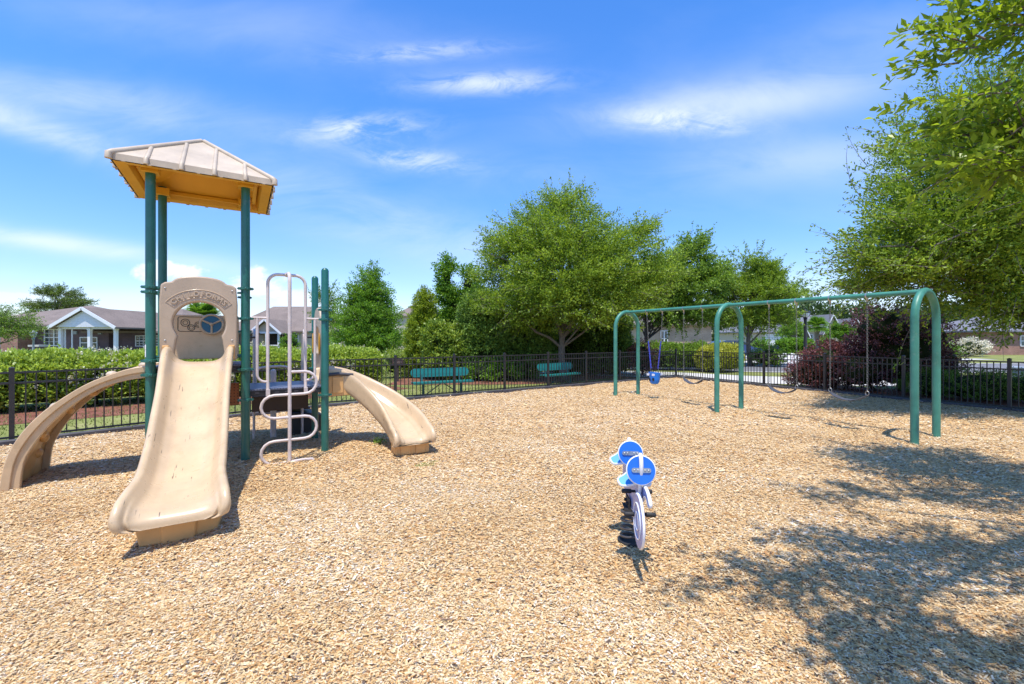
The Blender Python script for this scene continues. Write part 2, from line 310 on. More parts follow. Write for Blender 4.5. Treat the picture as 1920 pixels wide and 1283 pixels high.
# ------------------------------------------------------------------ mesh builder
class MB:
    def __init__(s): s.v = []; s.f = []
    def add(s, vs, fs):
        o = len(s.v); s.v += [tuple(p) for p in vs]; s.f += [tuple(i+o for i in f) for f in fs]; return s
    def box(s, c, d, rz=0, rx=0, ry=0):
        m = Matrix.Translation(c) @ Matrix.Rotation(rz, 4, 'Z') @ Matrix.Rotation(ry, 4, 'Y') @ Matrix.Rotation(rx, 4, 'X')
        h = [q/2 for q in d]
        vs = [m @ Vector((sx*h[0], sy*h[1], sz*h[2])) for sz in (-1, 1) for sy in (-1, 1) for sx in (-1, 1)]
        return s.add(vs, [(0, 2, 3, 1), (4, 5, 7, 6), (0, 1, 5, 4), (2, 6, 7, 3), (0, 4, 6, 2), (1, 3, 7, 5)])
    def beam(s, a, b, w, h):
        a = Vector(a); b = Vector(b); d = (b-a); L = d.length; d.normalize()
        up = Vector((0, 0, 1)) if abs(d.z) < .95 else Vector((0, 1, 0))
        x = d.cross(up).normalized(); y = x.cross(d)
        vs = [p + x*(i*w/2) + y*(j*h/2) for p in (a, b) for j in (-1, 1) for i in (-1, 1)]
        return s.add(vs, [(0, 1, 3, 2), (4, 6, 7, 5), (0, 4, 5, 1), (2, 3, 7, 6), (0, 2, 6, 4), (1, 5, 7, 3)])
    def tube(s, pts, r, n=12, caps=True):
        pts = [Vector(p) for p in pts]; rs = r if isinstance(r, (list, tuple)) else [r]*len(pts)
        t0 = (pts[1]-pts[0]).normalized(); ref = Vector((0, 0, 1)) if abs(t0.z) < .9 else Vector((1, 0, 0))
        x = t0.cross(ref).normalized(); vs = []; fs = []
        for i, p in enumerate(pts):
            if i == 0: t = t0
            elif i == len(pts)-1: t = (pts[i]-pts[i-1]).normalized()
            else:
                t = ((pts[i+1]-p).normalized()+(p-pts[i-1]).normalized())
                t = t.normalized() if t.length > 1e-6 else (pts[i+1]-p).normalized()
            x = (x - t*x.dot(t)).normalized(); y = t.cross(x)
            for k in range(n):
                a = 2*math.pi*k/n; vs.append(p + (x*math.cos(a)+y*math.sin(a))*rs[i])
        for i in range(len(pts)-1):
            for k in range(n):
                fs.append((i*n+k, i*n+(k+1) % n, (i+1)*n+(k+1) % n, (i+1)*n+k))
        if caps: fs += [tuple(range(n))[::-1], tuple(range((len(pts)-1)*n, len(pts)*n))]
        return s.add(vs, fs)
    def loop(s, pts, r, n=8):
        pts = [Vector(p) for p in pts]; m = len(pts); vs = []; fs = []
        nrm = (pts[1]-pts[0]).cross(pts[2]-pts[1]).normalized()
        for i, p in enumerate(pts):
            t = (pts[(i+1) % m]-pts[i-1]).normalized(); x = nrm; y = t.cross(x)
            for k in range(n):
                a = 2*math.pi*k/n; vs.append(p+(x*math.cos(a)+y*math.sin(a))*r)
        for i in range(m):
            for k in range(n): fs.append((i*n+k, i*n+(k+1) % n, ((i+1) % m)*n+(k+1) % n, ((i+1) % m)*n+k))
        return s.add(vs, fs)
    def lathe(s, c, prof, n=20):
        vs = []; fs = []
        for (r, z) in prof:
            for k in range(n):
                a = 2*math.pi*k/n; vs.append((c[0]+r*math.cos(a), c[1]+r*math.sin(a), c[2]+z))
        for i in range(len(prof)-1):
            for k in range(n): fs.append((i*n+k, i*n+(k+1) % n, (i+1)*n+(k+1) % n, (i+1)*n+k))
        fs += [tuple(range(n))[::-1], tuple(range((len(prof)-1)*n, len(prof)*n))]
        return s.add(vs, fs)
    def prism(s, poly, m, th):
        """poly in local (x,y), matrix m maps (x,y,z) to place, thickness centred on z"""
        n = len(poly); vs = [m @ Vector((p[0], p[1], z)) for z in (-th/2, th/2) for p in poly]
        fs = [tuple(range(n))[::-1], tuple(range(n, 2*n))] + [(i, (i+1) % n, (i+1) % n+n, i+n) for i in range(n)]
        return s.add(vs, fs)
    def ball(s, c, r, n=12, m=8):
        rx, ry, rz = r if isinstance(r, (list, tuple)) else (r, r, r)
        vs = [(c[0], c[1], c[2]-rz)]; fs = []
        for i in range(1, m):
            t = math.pi*i/m
            for k in range(n):
                a = 2*math.pi*k/n; vs.append((c[0]+rx*math.sin(t)*math.cos(a), c[1]+ry*math.sin(t)*math.sin(a), c[2]-rz*math.cos(t)))
        vs.append((c[0], c[1], c[2]+rz)); top = len(vs)-1
        for k in range(n):
            fs.append((0, 1+(k+1) % n, 1+k)); fs.append((top, top-n+k, top-n+(k+1) % n))
        for i in range(m-2):
            for k in range(n): fs.append((1+i*n+k, 1+i*n+(k+1) % n, 1+(i+1)*n+(k+1) % n, 1+(i+1)*n+k))
        return s.add(vs, fs)
    def pieces(s):
        n = len(s.v); p = list(range(n))
        def find(i):
            while p[i] != i: p[i] = p[p[i]]; i = p[i]
            return i
        for f in s.f:
            a = find(f[0])
            for i in f[1:]: p[find(i)] = a
        roots = {}; isl = [roots.setdefault(find(i), len(roots)) for i in range(n)]; k = len(roots)
        if k < 2 or k > 400: return None
        P = np.array(s.v, float); I = np.array(isl); lo = np.full((k, 3), np.inf); hi = -lo
        np.minimum.at(lo, I, P); np.maximum.at(hi, I, P); size = (hi-lo).max(1)
        gap = np.maximum(0, np.maximum(lo[:, None]-hi[None], lo[None]-hi[:, None])); near = np.sqrt((gap**2).sum(2)) <= np.maximum(.02, .5*np.maximum(size[:, None], size[None]))
        comp = [-1]*k; c = 0
        for i in range(k):
            if comp[i] >= 0: continue
            st = [i]; comp[i] = c
            while st:
                q = st.pop()
                for j in np.nonzero(near[q])[0]:
                    if comp[j] < 0: comp[j] = c; st.append(int(j))
            c += 1
        if c < 2: return None
        out = [MB() for _ in range(c)]; mp = [None]*n; vv = [tuple(q) for q in s.v]
        for i in range(n): g = comp[isl[i]]; mp[i] = len(out[g].v); out[g].v.append(vv[i])
        for f in s.f: out[comp[isl[f[0]]]].f.append(tuple(mp[i] for i in f))
        return out
    def build(s, name, mat, parent=None, smooth=None, bevel=0, seg=2):
        if name not in ('trunk', 'stem', 'shade_core', 'crown', 'lettering'):
            pc = s.pieces()
            if pc: return [q.build(name, mat, parent, smooth, bevel, seg) for q in pc][0]
        me = bpy.data.meshes.new(name); me.from_pydata(s.v, [], s.f); me.update()
        bm = bmesh.new(); bm.from_mesh(me); bmesh.ops.recalc_face_normals(bm, faces=bm.faces); bm.to_mesh(me); bm.free()
        me.materials.append(M[mat] if isinstance(mat, str) else mat)
        o = bpy.data.objects.new(name, me); COL.objects.link(o)
        if parent is not None: o.parent = parent
        if bevel:
            b = o.modifiers.new('bevel', 'BEVEL'); b.width = bevel; b.segments = seg; b.limit_method = 'ANGLE'; b.angle_limit = R(40)
            b.harden_normals = False
        if smooth is not None:
            me.polygons.foreach_set('use_smooth', [True]*len(me.polygons))
            if smooth < 180: me.set_sharp_from_angle(angle=R(smooth))
        return o
def tag(o, label=None, cat=None, group=None, kind=None):
    if label: o['label'] = label
    if cat: o['category'] = cat
    if group: o['group'] = group
    if kind: o['kind'] = kind
    return o
def thing(name, loc, rz=0, label=None, cat=None, group=None):
    o = bpy.data.objects.new(name, None); COL.objects.link(o); o.location = loc; o.rotation_euler = (0, 0, rz); o.empty_display_size = .2
    return tag(o, label, cat, group)
def copy_tree(o, loc=None, rz=None, label=None, parent=None):
    c = o.copy(); COL.objects.link(c)
    if parent is not None: c.parent = parent
    if loc is not None: c.location = loc
    if rz is not None: c.rotation_euler = (0, 0, rz)
    if label: c['label'] = label
    for ch in [q for q in bpy.data.objects if q.parent == o]: copy_tree(ch, parent=c)
    return c
def smooth_pts(P, k=6, closed=False):
    P = [Vector(p) for p in P]; out = []; n = len(P)
    rngi = range(n) if closed else range(n-1)
    for i in rngi:
        if closed: a, b, c, d = P[i-1], P[i], P[(i+1) % n], P[(i+2) % n]
        else: a, b, c, d = P[max(i-1, 0)], P[i], P[i+1], P[min(i+2, n-1)]
        for j in range(k):
            t = j/k
            out.append(.5*((2*b)+(-a+c)*t+(2*a-5*b+4*c-d)*t*t+(-a+3*b-3*c+d)*t**3))
    if not closed: out.append(P[-1])
    return out
def np_mesh(name, verts, nper, mat, parent=None, tint=None, tris=False):
    """verts (N*nper,3): each group of nper verts is one polygon"""
    N = len(verts)//nper; me = bpy.data.meshes.new(name)
    me.vertices.add(len(verts)); me.vertices.foreach_set('co', verts.astype(np.float32).ravel())
    me.loops.add(N*nper); me.loops.foreach_set('vertex_index', np.arange(N*nper, dtype=np.int32))
    me.polygons.add(N); me.polygons.foreach_set('loop_start', np.arange(N, dtype=np.int32)*nper)
    me.polygons.foreach_set('loop_total', np.full(N, nper, dtype=np.int32))
    me.update(calc_edges=True)
    if tint is not None:
        a = me.attributes.new('tint', 'FLOAT', 'POINT'); a.data.foreach_set('value', np.repeat(tint, nper).astype(np.float32))
    me.materials.append(M[mat]); o = bpy.data.objects.new(name, me); COL.objects.link(o)
    if parent is not None: o.parent = parent
    return o

# ------------------------------------------------------------------ ground
U = Vector((.848, .530, 0)).normalized(); V = Vector((-U.y, U.x, 0)); ANG = math.atan2(U.y, U.x)
F0 = Vector((-10.0, 4.3, 0)); F1 = Vector((-4.42, 10.5, 0)); F2 = Vector((6.9, 18.3, 0)); F3 = Vector((11.3, 9.66, 0)); F4 = Vector((15.5, 1.3, 0))
def gz(x, y): return -.045*np.exp(-((x+2.35)**2+(y-2.95)**2)/.22)+.022*np.exp(-((x+2.1)**2+(y-2.2)**2)/.3)-.035*np.exp(-((x+1.15)**2+(y-5.85)**2)/.18)-.03*np.exp(-((x-4.45)**2+(y-10.8)**2)/.25)-.03*np.exp(-((x-5.45)**2+(y-9.1)**2)/.3)-.03*np.exp(-((x-6.1)**2+(y-8.0)**2)/.3)+.007*np.sin(x*7.3+np.sin(y*5.1)*1.4)*np.sin(y*6.7+x*1.9)+.020*np.sin(x*1.7+1.2)*np.sin(y*1.3+.4)+.012*np.sin(x*3.1+y*2.3)
def structure(o): o['kind'] = 'structure'; return o
def sheet(name, poly, z, mat, th=None):
    mb = MB(); mb.add([(p[0], p[1], z) for p in poly], [tuple(range(len(poly)))]); return structure(mb.build(name, mat))
sheet('ground', [(-900, -300), (900, -300), (900, 1500), (-900, 1500)], -.05, 'grass')
def mulch_bed():
    xs = np.linspace(-16, 17, 133); ys = np.linspace(-5, 19.5, 99)
    poly = [Vector((-15, -5, 0)), F0, F1, F2, F3, F4, Vector((16, -5, 0))]
    def inside(x, y):
        c = False; n = len(poly)
        for i in range(n):
            a = poly[i]; b = poly[(i+1) % n]
            if (a.y > y) != (b.y > y) and x < (b.x-a.x)*(y-a.y)/(b.y-a.y)+a.x: c = not c
        return c
    # triangulated fan with subdivision clipped by the fence line: use bmesh bisects
    bm = bmesh.new()
    bmesh.ops.create_grid(bm, x_segments=150, y_segments=110, size=1)
    for v in bm.verts: v.co = Vector((-16+(v.co.x+1)*16.5, -5+(v.co.y+1)*12.4, 0))
    for a, b in ((F0, F1), (F1, F2), (F2, F3), (F3, F4)):
        d = (b-a).normalized(); n = Vector((-d.y, d.x, 0))
        if (a, b) in ((F0, F1),):
            pass
        bmesh.ops.bisect_plane(bm, geom=bm.verts[:]+bm.edges[:]+bm.faces[:], plane_co=a+n*.02, plane_no=n, clear_outer=True)
    for v in bm.verts: v.co.z = gz(v.co.x, v.co.y)
    me = bpy.data.meshes.new('mulch_bed'); bm.to_mesh(me); bm.free(); me.materials.append(M['mulch'])
    me.polygons.foreach_set('use_smooth', [True]*len(me.polygons))
    o = bpy.data.objects.new('mulch_bed', me); COL.objects.link(o); structure(o)
mulch_bed()
def in_bed(x, y):
    ok = np.ones(len(x), bool)
    for a, b in ((F0, F1), (F1, F2), (F2, F3), (F3, F4)):
        d = (b-a).normalized(); ok &= (x-a.x)*(-d.y)+(y-a.y)*d.x < -.03
    return ok
def chips():
    parts = []; tints = []
    for (d0, d1, dens, size) in ((1.0, 2.8, 15000, .54), (2.8, 5.0, 9000, .64), (5.0, 8, 3600, .86), (8, 19, 800, 1.3)):
        xm = 1.22*d1+1.2
        n = int(dens*2*xm*(d1-d0)); x = rng.uniform(-xm, xm, n); y = rng.uniform(d0, d1, n)
        k = (np.abs(x) < 1.22*y+1.2) & in_bed(x, y); x = x[k]; y = y[k]; n = len(x)
        L = rng.gamma(4.0, .0055, n)*size; L = np.clip(L, .008, .075*size); Wd = np.clip(L*rng.uniform(.28, .7, n), .005, .019*size)
        a = rng.uniform(0, 2*np.pi, n); tl = rng.normal(0, .14, n); rl = rng.normal(0, .19, n)
        dx = np.stack([np.cos(a)*np.cos(tl), np.sin(a)*np.cos(tl), np.sin(tl)], 1)
        up = np.stack([np.zeros(n), np.zeros(n), np.ones(n)], 1)
        sd = np.cross(up, dx); sd /= np.linalg.norm(sd, axis=1)[:, None]; nn = np.cross(dx, sd)
        sd = sd*np.cos(rl)[:, None]+nn*np.sin(rl)[:, None]
        bc = rng.random(n) < .02; L[bc] *= 2.0; Wd[bc] *= 1.6
        z = gz(x, y)+.004+np.abs(dx[:, 2])*L/2+rng.exponential(.006, n)*size
        c = np.stack([x, y, z], 1); hl = dx*(L/2)[:, None]; hw = sd*(Wd/2)[:, None]
        tp = rng.uniform(.35, 1.0, n)[:, None]; sk = (dx*(Wd*rng.normal(0, .6, n))[:, None])
        q = np.stack([c-hl-hw*tp-sk, c+hl-hw, c+hl*rng.uniform(.7, 1, n)[:, None]+hw*tp, c-hl+hw+sk], 1)
        parts.append(q.reshape(-1, 3))
        big = .5+.5*np.sin(x*1.3+np.sin(y*2.1)*1.5)*np.cos(y*.9+x*.4)
        t = rng.beta(2.1, 1.35, n); big2 = np.sin(x*3.1+np.cos(y*2.3)*2+1)*np.sin(y*3.9+np.sin(x*1.7)*1.5); t = np.clip(t+.16*(big-.5)+.07*big2, 0, 1)
        bigc = rng.random(n) < .012; dk = rng.random(n) < .05; t[dk] = rng.uniform(0, .2, dk.sum()); tints.append(t)
    o = np_mesh('wood_chips', np.concatenate(parts), 4, 'chip', None, np.concatenate(tints))
    tag(o, 'loose tan and orange wood chips covering the play area', 'wood chips', kind='stuff')
chips()
# planted beds, roads, paths (outside the fence)
def strip(name, pts, w, z, mat):
    pts = smooth_pts([(p[0], p[1], 0) for p in pts], 6); mb = MB(); vs = []
    for i, p in enumerate(pts):
        t = (pts[min(i+1, len(pts)-1)]-pts[max(i-1, 0)]).normalized(); n = Vector((-t.y, t.x, 0))
        vs += [(p.x-n.x*w/2, p.y-n.y*w/2, z), (p.x+n.x*w/2, p.y+n.y*w/2, z)]
    mb.add(vs, [(2*i, 2*i+1, 2*i+3, 2*i+2) for i in range(len(pts)-1)]); return structure(mb.build(name, mat))
strip('planting_bed', [(-14, 6.5), (-9.2, 10.6), (-5.5, 14.0), (-4.3, 15.4)], 2.3, -.044, 'redmulch')
strip('planting_bed', [(-4.6, 17.5), (-2.2, 17.6), (.5, 17.8), (3, 19.6), (6.5, 21.0)], 3.4, -.040, 'redmulch')
strip('planting_bed', [(10.2, 15.3), (11.5, 14.0), (13.4, 11.0)], 1.8, -.042, 'redmulch')
strip('sidewalk', [(2, 22.6), (7.2, 20.0), (10, 17.9), (14, 17.0), (22, 17.4), (45, 18.8)], 3.4, -.036, 'concrete')
strip('road', [(-6, 31), (6, 27.5), (14, 25.0), (26, 25), (60, 28)], 6.6, -.044, 'asphalt')
strip('kerb_edge', [(-6, 27.5), (6, 24.0), (14, 21.5), (26, 21.5), (60, 24.5)], .35, -.03, 'concrete')
strip('kerb_edge', [(-6, 34.5), (6, 31.0), (14, 28.5), (26, 28.5), (60, 31.5)], .35, -.03, 'concrete')
strip('sidewalk', [(-6, 37), (12, 33), (24, 33), (38, 35)], 1.5, -.034, 'concrete')
strip('driveway', [(18, 28.6), (24, 40), (33, 58)], 5, -.032, 'concrete')
# grass blades just beyond the fence
def grass():
    n = 90000; x = rng.uniform(-13, 8, n); y = rng.uniform(5, 24, n)
    out = ~in_bed(x, y); x, y = x[out], y[out]
    k = (np.abs(x) < 1.25*y+1) & (y < 24) & (np.sin(x*2.1+y)*np.sin(y*1.7-x*.6)+rng.normal(0, .7, len(x)) > -.5); x, y = x[k], y[k]
    # keep clear of the sheets of mulch
    d = np.abs((x+9.5)*(-.66)+(y-10.3)*.75); n = len(x)
    h = rng.uniform(.02, .06, n); a = rng.uniform(0, np.pi, n); w = .012
    lean = rng.normal(0, .02, (n, 2)); z = np.full(n, -.055)
    p0 = np.stack([x-np.cos(a)*w, y-np.sin(a)*w, z], 1); p1 = np.stack([x+np.cos(a)*w, y+np.sin(a)*w, z], 1); p2 = np.stack([x+lean[:, 0], y+lean[:, 1], z+h], 1)
    o = np_mesh('grass', np.stack([p0, p1, p2], 1).reshape(-1, 3), 3, 'blade', None, rng.random(n))
    tag(o, 'patchy short grass beyond the black fence', 'grass', kind='stuff')
grass()

# ------------------------------------------------------------------ foliage
def fnoise(p, s=1.0, k=0):
    x, y, z = (p*s).T
    return (np.sin(x*2.1+1.3*k+np.sin(y*1.7+k))+np.sin(y*2.6+2.1*k+np.sin(z*2.2-k))+np.sin(z*2.9+.7*k+np.sin(x*2.3+k)))/3
def leaf_quads(c, axis, L, w, g, upb=.35):
    """c centres, axis growth directions; rhombic leaves"""
    n = len(c); d = axis+g.normal(0, .75, (n, 3)); d /= np.linalg.norm(d, axis=1)[:, None]
    r = g.normal(0, 1, (n, 3)); r[:, 2] += upb*2; s = np.cross(d, r); s /= (np.linalg.norm(s, axis=1)[:, None]+1e-9)
    l = (L*g.uniform(.6, 1.3, n))[:, None]; ww = (w*g.uniform(.7, 1.25, n))[:, None]
    b = c; t = c+d*l; m = c+d*l*.5; nn = np.cross(d, s)*ww*.25
    return np.stack([b, m-s*ww/2+nn, t, m+s*ww/2+nn], 1).reshape(-1, 3)
def clump_points(blobs, n, g, shell=.5, gap=-.35, gs=1.0, k=0, flat=1.0):
    wts = np.array([b[3]*b[4]+b[4]*b[5]+b[3]*b[5] for b in blobs]); wts = wts/wts.sum()
    bi = g.choice(len(blobs), n, p=wts); B = np.array(blobs)[bi]
    d = g.normal(0, 1, (n, 3)); d /= np.linalg.norm(d, axis=1)[:, None]
    r = shell+(1-shell)*g.random(n)**.7; r *= 1+.16*fnoise(d*2.2, 1.6, k)
    out = g.random(n) < .07; r[out] *= g.uniform(1.02, 1.2, out.sum())
    c = B[:, :3]+d*B[:, 3:6]*r[:, None]
    keep = fnoise(c, gs, k)+g.normal(0, .18, n) > gap
    ax = d*np.array([1, 1, .5])+np.array([0, 0, .25]); ax /= np.linalg.norm(ax, axis=1)[:, None]
    return c[keep], ax[keep]
def sprays(c, ax, per, cr, L, w, g, flat=.6, up=.35, tb=0.5):
    n = len(c); c2 = np.repeat(c, per, 0); a2 = np.repeat(ax, per, 0); N = len(c2)
    t = g.uniform(-.9, 1.1, N)[:, None]; off = g.normal(0, .36, (N, 3)); off[:, 2] *= flat
    p = c2+(a2*t+off*(1.15-.55*np.abs(t)))*cr
    tint = np.clip(np.repeat(g.normal(tb, .13, n), per)+g.normal(0, .2, N), 0, 1)
    return leaf_quads(p, a2, L, w, g, up), tint, p
def rot_tube(mb, a, b, r0, r1, g, n=5, seg=5, sag=.1):
    a = Vector(a); b = Vector(b); d = b-a; L = d.length; pts = []; k = Vector(g.normal(0, 1, 3))*L*.05
    for i in range(seg+1):
        t = i/seg; p = a+d*t; p += Vector((0, 0, math.sin(t*math.pi)*L*sag)) + k*math.sin(t*math.pi)+Vector(g.normal(0, .012, 3))*L*(0 < i < seg)
        pts.append(p)
    mb.tube(pts, [r0+(r1-r0)*i/seg for i in range(seg+1)], n, False); return pts
def tree(name, loc, trunk_h, trunk_r, blobs, nclump, per, cr, L, w, mat, label, bark='bark', seed=1, shell=.45, gap=-.4, gs=1.0, group=None,
         lean=(0, 0), sprigs=120, sl=.7, nlimb=26, flat=.6, cat='tree', zmin=.4, tb=.5, twigs=True, up=.35):
    g = np.random.default_rng(seed); t = thing(name, loc, 0, label, cat, group)
    c, ax = clump_points(blobs, nclump, g, shell, gap, gs, seed)
    k = c[:, 2] > zmin; c, ax = c[k], ax[k]
    q, tint, p = sprays(c, ax, per, cr, L, w, g, flat, up, tb)
    mb = MB()
    ctr = c.mean(0); far = np.linalg.norm((c-ctr)/c.std(0), axis=1); oi = np.argsort(-far)[:max(sprigs, int(len(c)*.35))]; oi = g.choice(oi, sprigs, replace=False)
    ps, pa = [], []
    for i in oi:
        d = (c[i]-ctr)/np.linalg.norm(c[i]-ctr)+g.normal(0, .3, 3)+np.array([0, 0, .1]); d /= np.linalg.norm(d); ln = sl*g.uniform(.5, 1.4); cur = g.normal(0, .25, 3); a = c[i]; tw = [Vector(a)]
        for k in range(1, 6): s_ = k/5; tw.append(Vector(a+d*ln*s_+cur*ln*s_*s_*.5))
        mb.tube(tw, [.010, .008, .006, .005, .004, .002], 3, False)
        m_ = int(12*ln/.7)+6; tt = g.random(m_); P_ = a+d*ln*tt[:, None]+cur*ln*(tt**2)[:, None]*.5; ps.append(P_+g.normal(0, .03, (m_, 3))); pa.append(np.tile(d, (m_, 1)))
    ps = np.concatenate(ps); pa = np.concatenate(pa); q2 = leaf_quads(ps, pa, L*1.05, w*1.05, g, up)
    np_mesh('crown', np.concatenate([q, q2]), 4, mat, t, np.concatenate([tint, np.clip(g.normal(tb+.05, .2, len(ps)), 0, 1)]))
    top = Vector((lean[0], lean[1], trunk_h))
    cz = max(b[2] for b in blobs); pts = []
    for i in range(9):
        s = i/8; pts.append(Vector((lean[0]*s+math.sin(s*4+seed)*trunk_r*.5, lean[1]*s+math.cos(s*3+seed)*trunk_r*.4, -.1+(trunk_h+.1)*s)))
    mb.tube(pts, [trunk_r*(1.35 if i == 0 else 1.0-.35*i/8) for i in range(9)], 12)
    lead = Vector((blobs[0][0], blobs[0][1], cz+.3)); rot_tube(mb, pts[-1], lead, trunk_r*.62, .015, g, 7, 8, 0)
    idx = g.choice(len(c), min(nlimb, len(c)), replace=False)
    for i in idx:
        s = g.uniform(.55, 1.0); a = pts[min(8, int(s*8))]
        if g.random() < .5: a = Vector(pts[-1]).lerp(lead, g.uniform(.05, .7))
        P = rot_tube(mb, a, c[i], trunk_r*g.uniform(.25, .45), .012, g, 6, 6, .06)
        for j in range(3):
            s0 = P[g.integers(2, 5)]; dd = c-np.array(s0); near = np.argsort((dd**2).sum(1))[:40]; q2 = c[near[g.integers(0, len(near))]]
            rot_tube(mb, s0, q2, trunk_r*.12, .008, g, 4, 4, .05)
    if twigs:
        for i in g.choice(len(c), min(len(c), 500), replace=False):
            a = Vector(c[i]-ax[i]*cr*1.2); b = Vector(c[i]+ax[i]*cr*.9); mb.tube([a, a.lerp(b, .5)+Vector((0, 0, cr*.1)), b], [.012, .008, .003], 3, False)
    mb.build('trunk', bark, t, 180); return t
def shrub(name, loc, blobs, nclump, per, cr, L, w, mat, label, seed=1, group=None, core=.72, flower=0, cat='shrub', flat=.8, gap=-.7, shell=.8, stem=.06, tb=.5, rz=0):
    g = np.random.default_rng(seed); t = thing(name, loc, rz, label, cat, group)
    c, ax = clump_points(blobs, nclump, g, shell, gap, 1.6, seed); k = c[:, 2] > .06; c, ax = c[k], ax[k]
    q, tint, p = sprays(c, ax, per, cr, L, w, g, flat, .5, tb); np_mesh('foliage', q, 4, mat, t, tint)
    mb = MB()
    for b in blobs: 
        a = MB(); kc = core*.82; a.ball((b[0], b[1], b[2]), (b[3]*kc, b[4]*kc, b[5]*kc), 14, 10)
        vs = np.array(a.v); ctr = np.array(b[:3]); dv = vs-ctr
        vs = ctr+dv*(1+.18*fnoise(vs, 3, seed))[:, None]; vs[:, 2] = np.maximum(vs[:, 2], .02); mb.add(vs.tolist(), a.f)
    mb.build('shade_core', 'core', t, 180)  # solid dark lumps that block the view through, coloured as inner shade
    if stem:
        mb = MB()
        for b in blobs[:3]: rot_tube(mb, (b[0]*.6, b[1]*.6, -.05), (b[0], b[1], b[2]), stem, stem*.4, g, 6, 4, 0)
        mb.build('stem', 'barkdark', t, 180)
    if flower:
        i = g.choice(len(p), flower, replace=False); pf = p[i]; pf = pf[pf[:, 2] > .5]
        pf = np.repeat(pf, 7, 0)+g.normal(0, .028, (len(pf)*7, 3)); pf[:, 2] += .02
        np_mesh('blossom', leaf_quads(pf, np.tile([0, 0, 1.], (len(pf), 1)), .035, .03, g, 1), 4, 'flower', t, g.random(len(pf)))
    return t
def box_hedge(name, a, b, width, height, mat, label, seed, dens=260, per=9, L=.075, w=.04, flower=0, top=None, tb=.5):
    """clipped hedge from a to b"""
    g = np.random.default_rng(seed); a = Vector((*a, 0)); b = Vector((*b, 0)); d = b-a; ln = d.length; rz = math.atan2(d.y, d.x)
    t = thing(name, a, rz, label, 'hedge'); area = ln*(width+2*height)+2*width*height; n = int(area*dens)
    u = g.random(n)*area; P = np.zeros((n, 3)); Nn = np.zeros((n, 3)); s = g.random(n); r = g.random(n)
    k1 = u < ln*width; k2 = (u >= ln*width) & (u < ln*(width+height)); k3 = (u >= ln*(width+height)) & (u < ln*(width+2*height)); k4 = u >= ln*(width+2*height)
    P[k1] = np.stack([s*ln, (r-.5)*width, np.full(n, height)], 1)[k1]; Nn[k1] = (0, 0, 1)
    P[k2] = np.stack([s*ln, np.full(n, -width/2), r*height], 1)[k2]; Nn[k2] = (0, -1, .1)
    P[k3] = np.stack([s*ln, np.full(n, width/2), r*height], 1)[k3]; Nn[k3] = (0, 1, .1)
    e = g.random(n) < .5; P[k4] = np.stack([np.where(e, 0, ln), (s-.5)*width, r*height], 1)[k4]; Nn[k4] = np.stack([np.where(e, -1, 1), 0*s, .1+0*s], 1)[k4]
    # round the shoulders and make it lumpy
    sh = np.clip(np.abs(P[:, 1])/(width/2), 0, 1)**4*.16; P[:, 2] -= sh*(P[:, 2] > height*.7)
    P += Nn*(fnoise(P, 1.3, seed)*.10+fnoise(P, 4.5, seed+2)*.05+g.normal(0, .04, n))[:, None]
    bare = (P[:, 2] < .22)*(g.random(n) < .75); keep = ~bare.astype(bool) & (P[:, 2] > .05) & (fnoise(P, 3.2, seed+5)+g.normal(0, .25, n) > -.75); P, Nn = P[keep], Nn[keep]
    q, tint, p = sprays(P, Nn+np.array([0, 0, .35]), per, .10, L, w, g, .9, .5, tb)
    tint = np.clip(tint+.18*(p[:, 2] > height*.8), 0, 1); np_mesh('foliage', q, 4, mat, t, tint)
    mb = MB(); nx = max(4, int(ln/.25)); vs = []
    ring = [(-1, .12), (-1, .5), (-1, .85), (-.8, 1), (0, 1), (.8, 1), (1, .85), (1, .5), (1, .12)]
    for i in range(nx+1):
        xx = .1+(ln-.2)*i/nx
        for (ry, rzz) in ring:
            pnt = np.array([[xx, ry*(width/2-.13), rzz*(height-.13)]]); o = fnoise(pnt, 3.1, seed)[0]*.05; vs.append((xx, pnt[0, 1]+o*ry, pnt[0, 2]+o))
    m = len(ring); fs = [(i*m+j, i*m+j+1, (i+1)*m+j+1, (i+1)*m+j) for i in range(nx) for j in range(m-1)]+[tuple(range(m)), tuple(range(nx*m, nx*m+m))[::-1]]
    mb.add(vs, fs); mb.build('shade_core', 'core', t, 180)  # solid filler along the hedge, its dark colour standing for shade within
    mb = MB()
    for i in range(int(ln/.8)+1):
        x0 = min(ln-.2, .2+i*.8); mb.tube([(x0, 0, -.06), (x0+.05, .03, height*.6)], [.03, .015], 6)
    mb.build('stem', 'barkdark', t, 180)
    if flower:
        kk = np.where((p[:, 2] > .45) & (fnoise(p, 1.1, 9) > -.1))[0]; i = g.choice(kk, flower, replace=False)
        pf = np.repeat(p[i]+np.repeat(Nn, per, 0)[i]*.12, 14, 0)+g.normal(0, .036, (flower*14, 3)); pf[:, 2] += .04
        np_mesh('blossom', leaf_quads(pf, np.tile([0, -.5, 1.], (len(pf), 1)), .045, .04, g, 1), 4, 'flower', t, g.random(len(pf)))
    return t

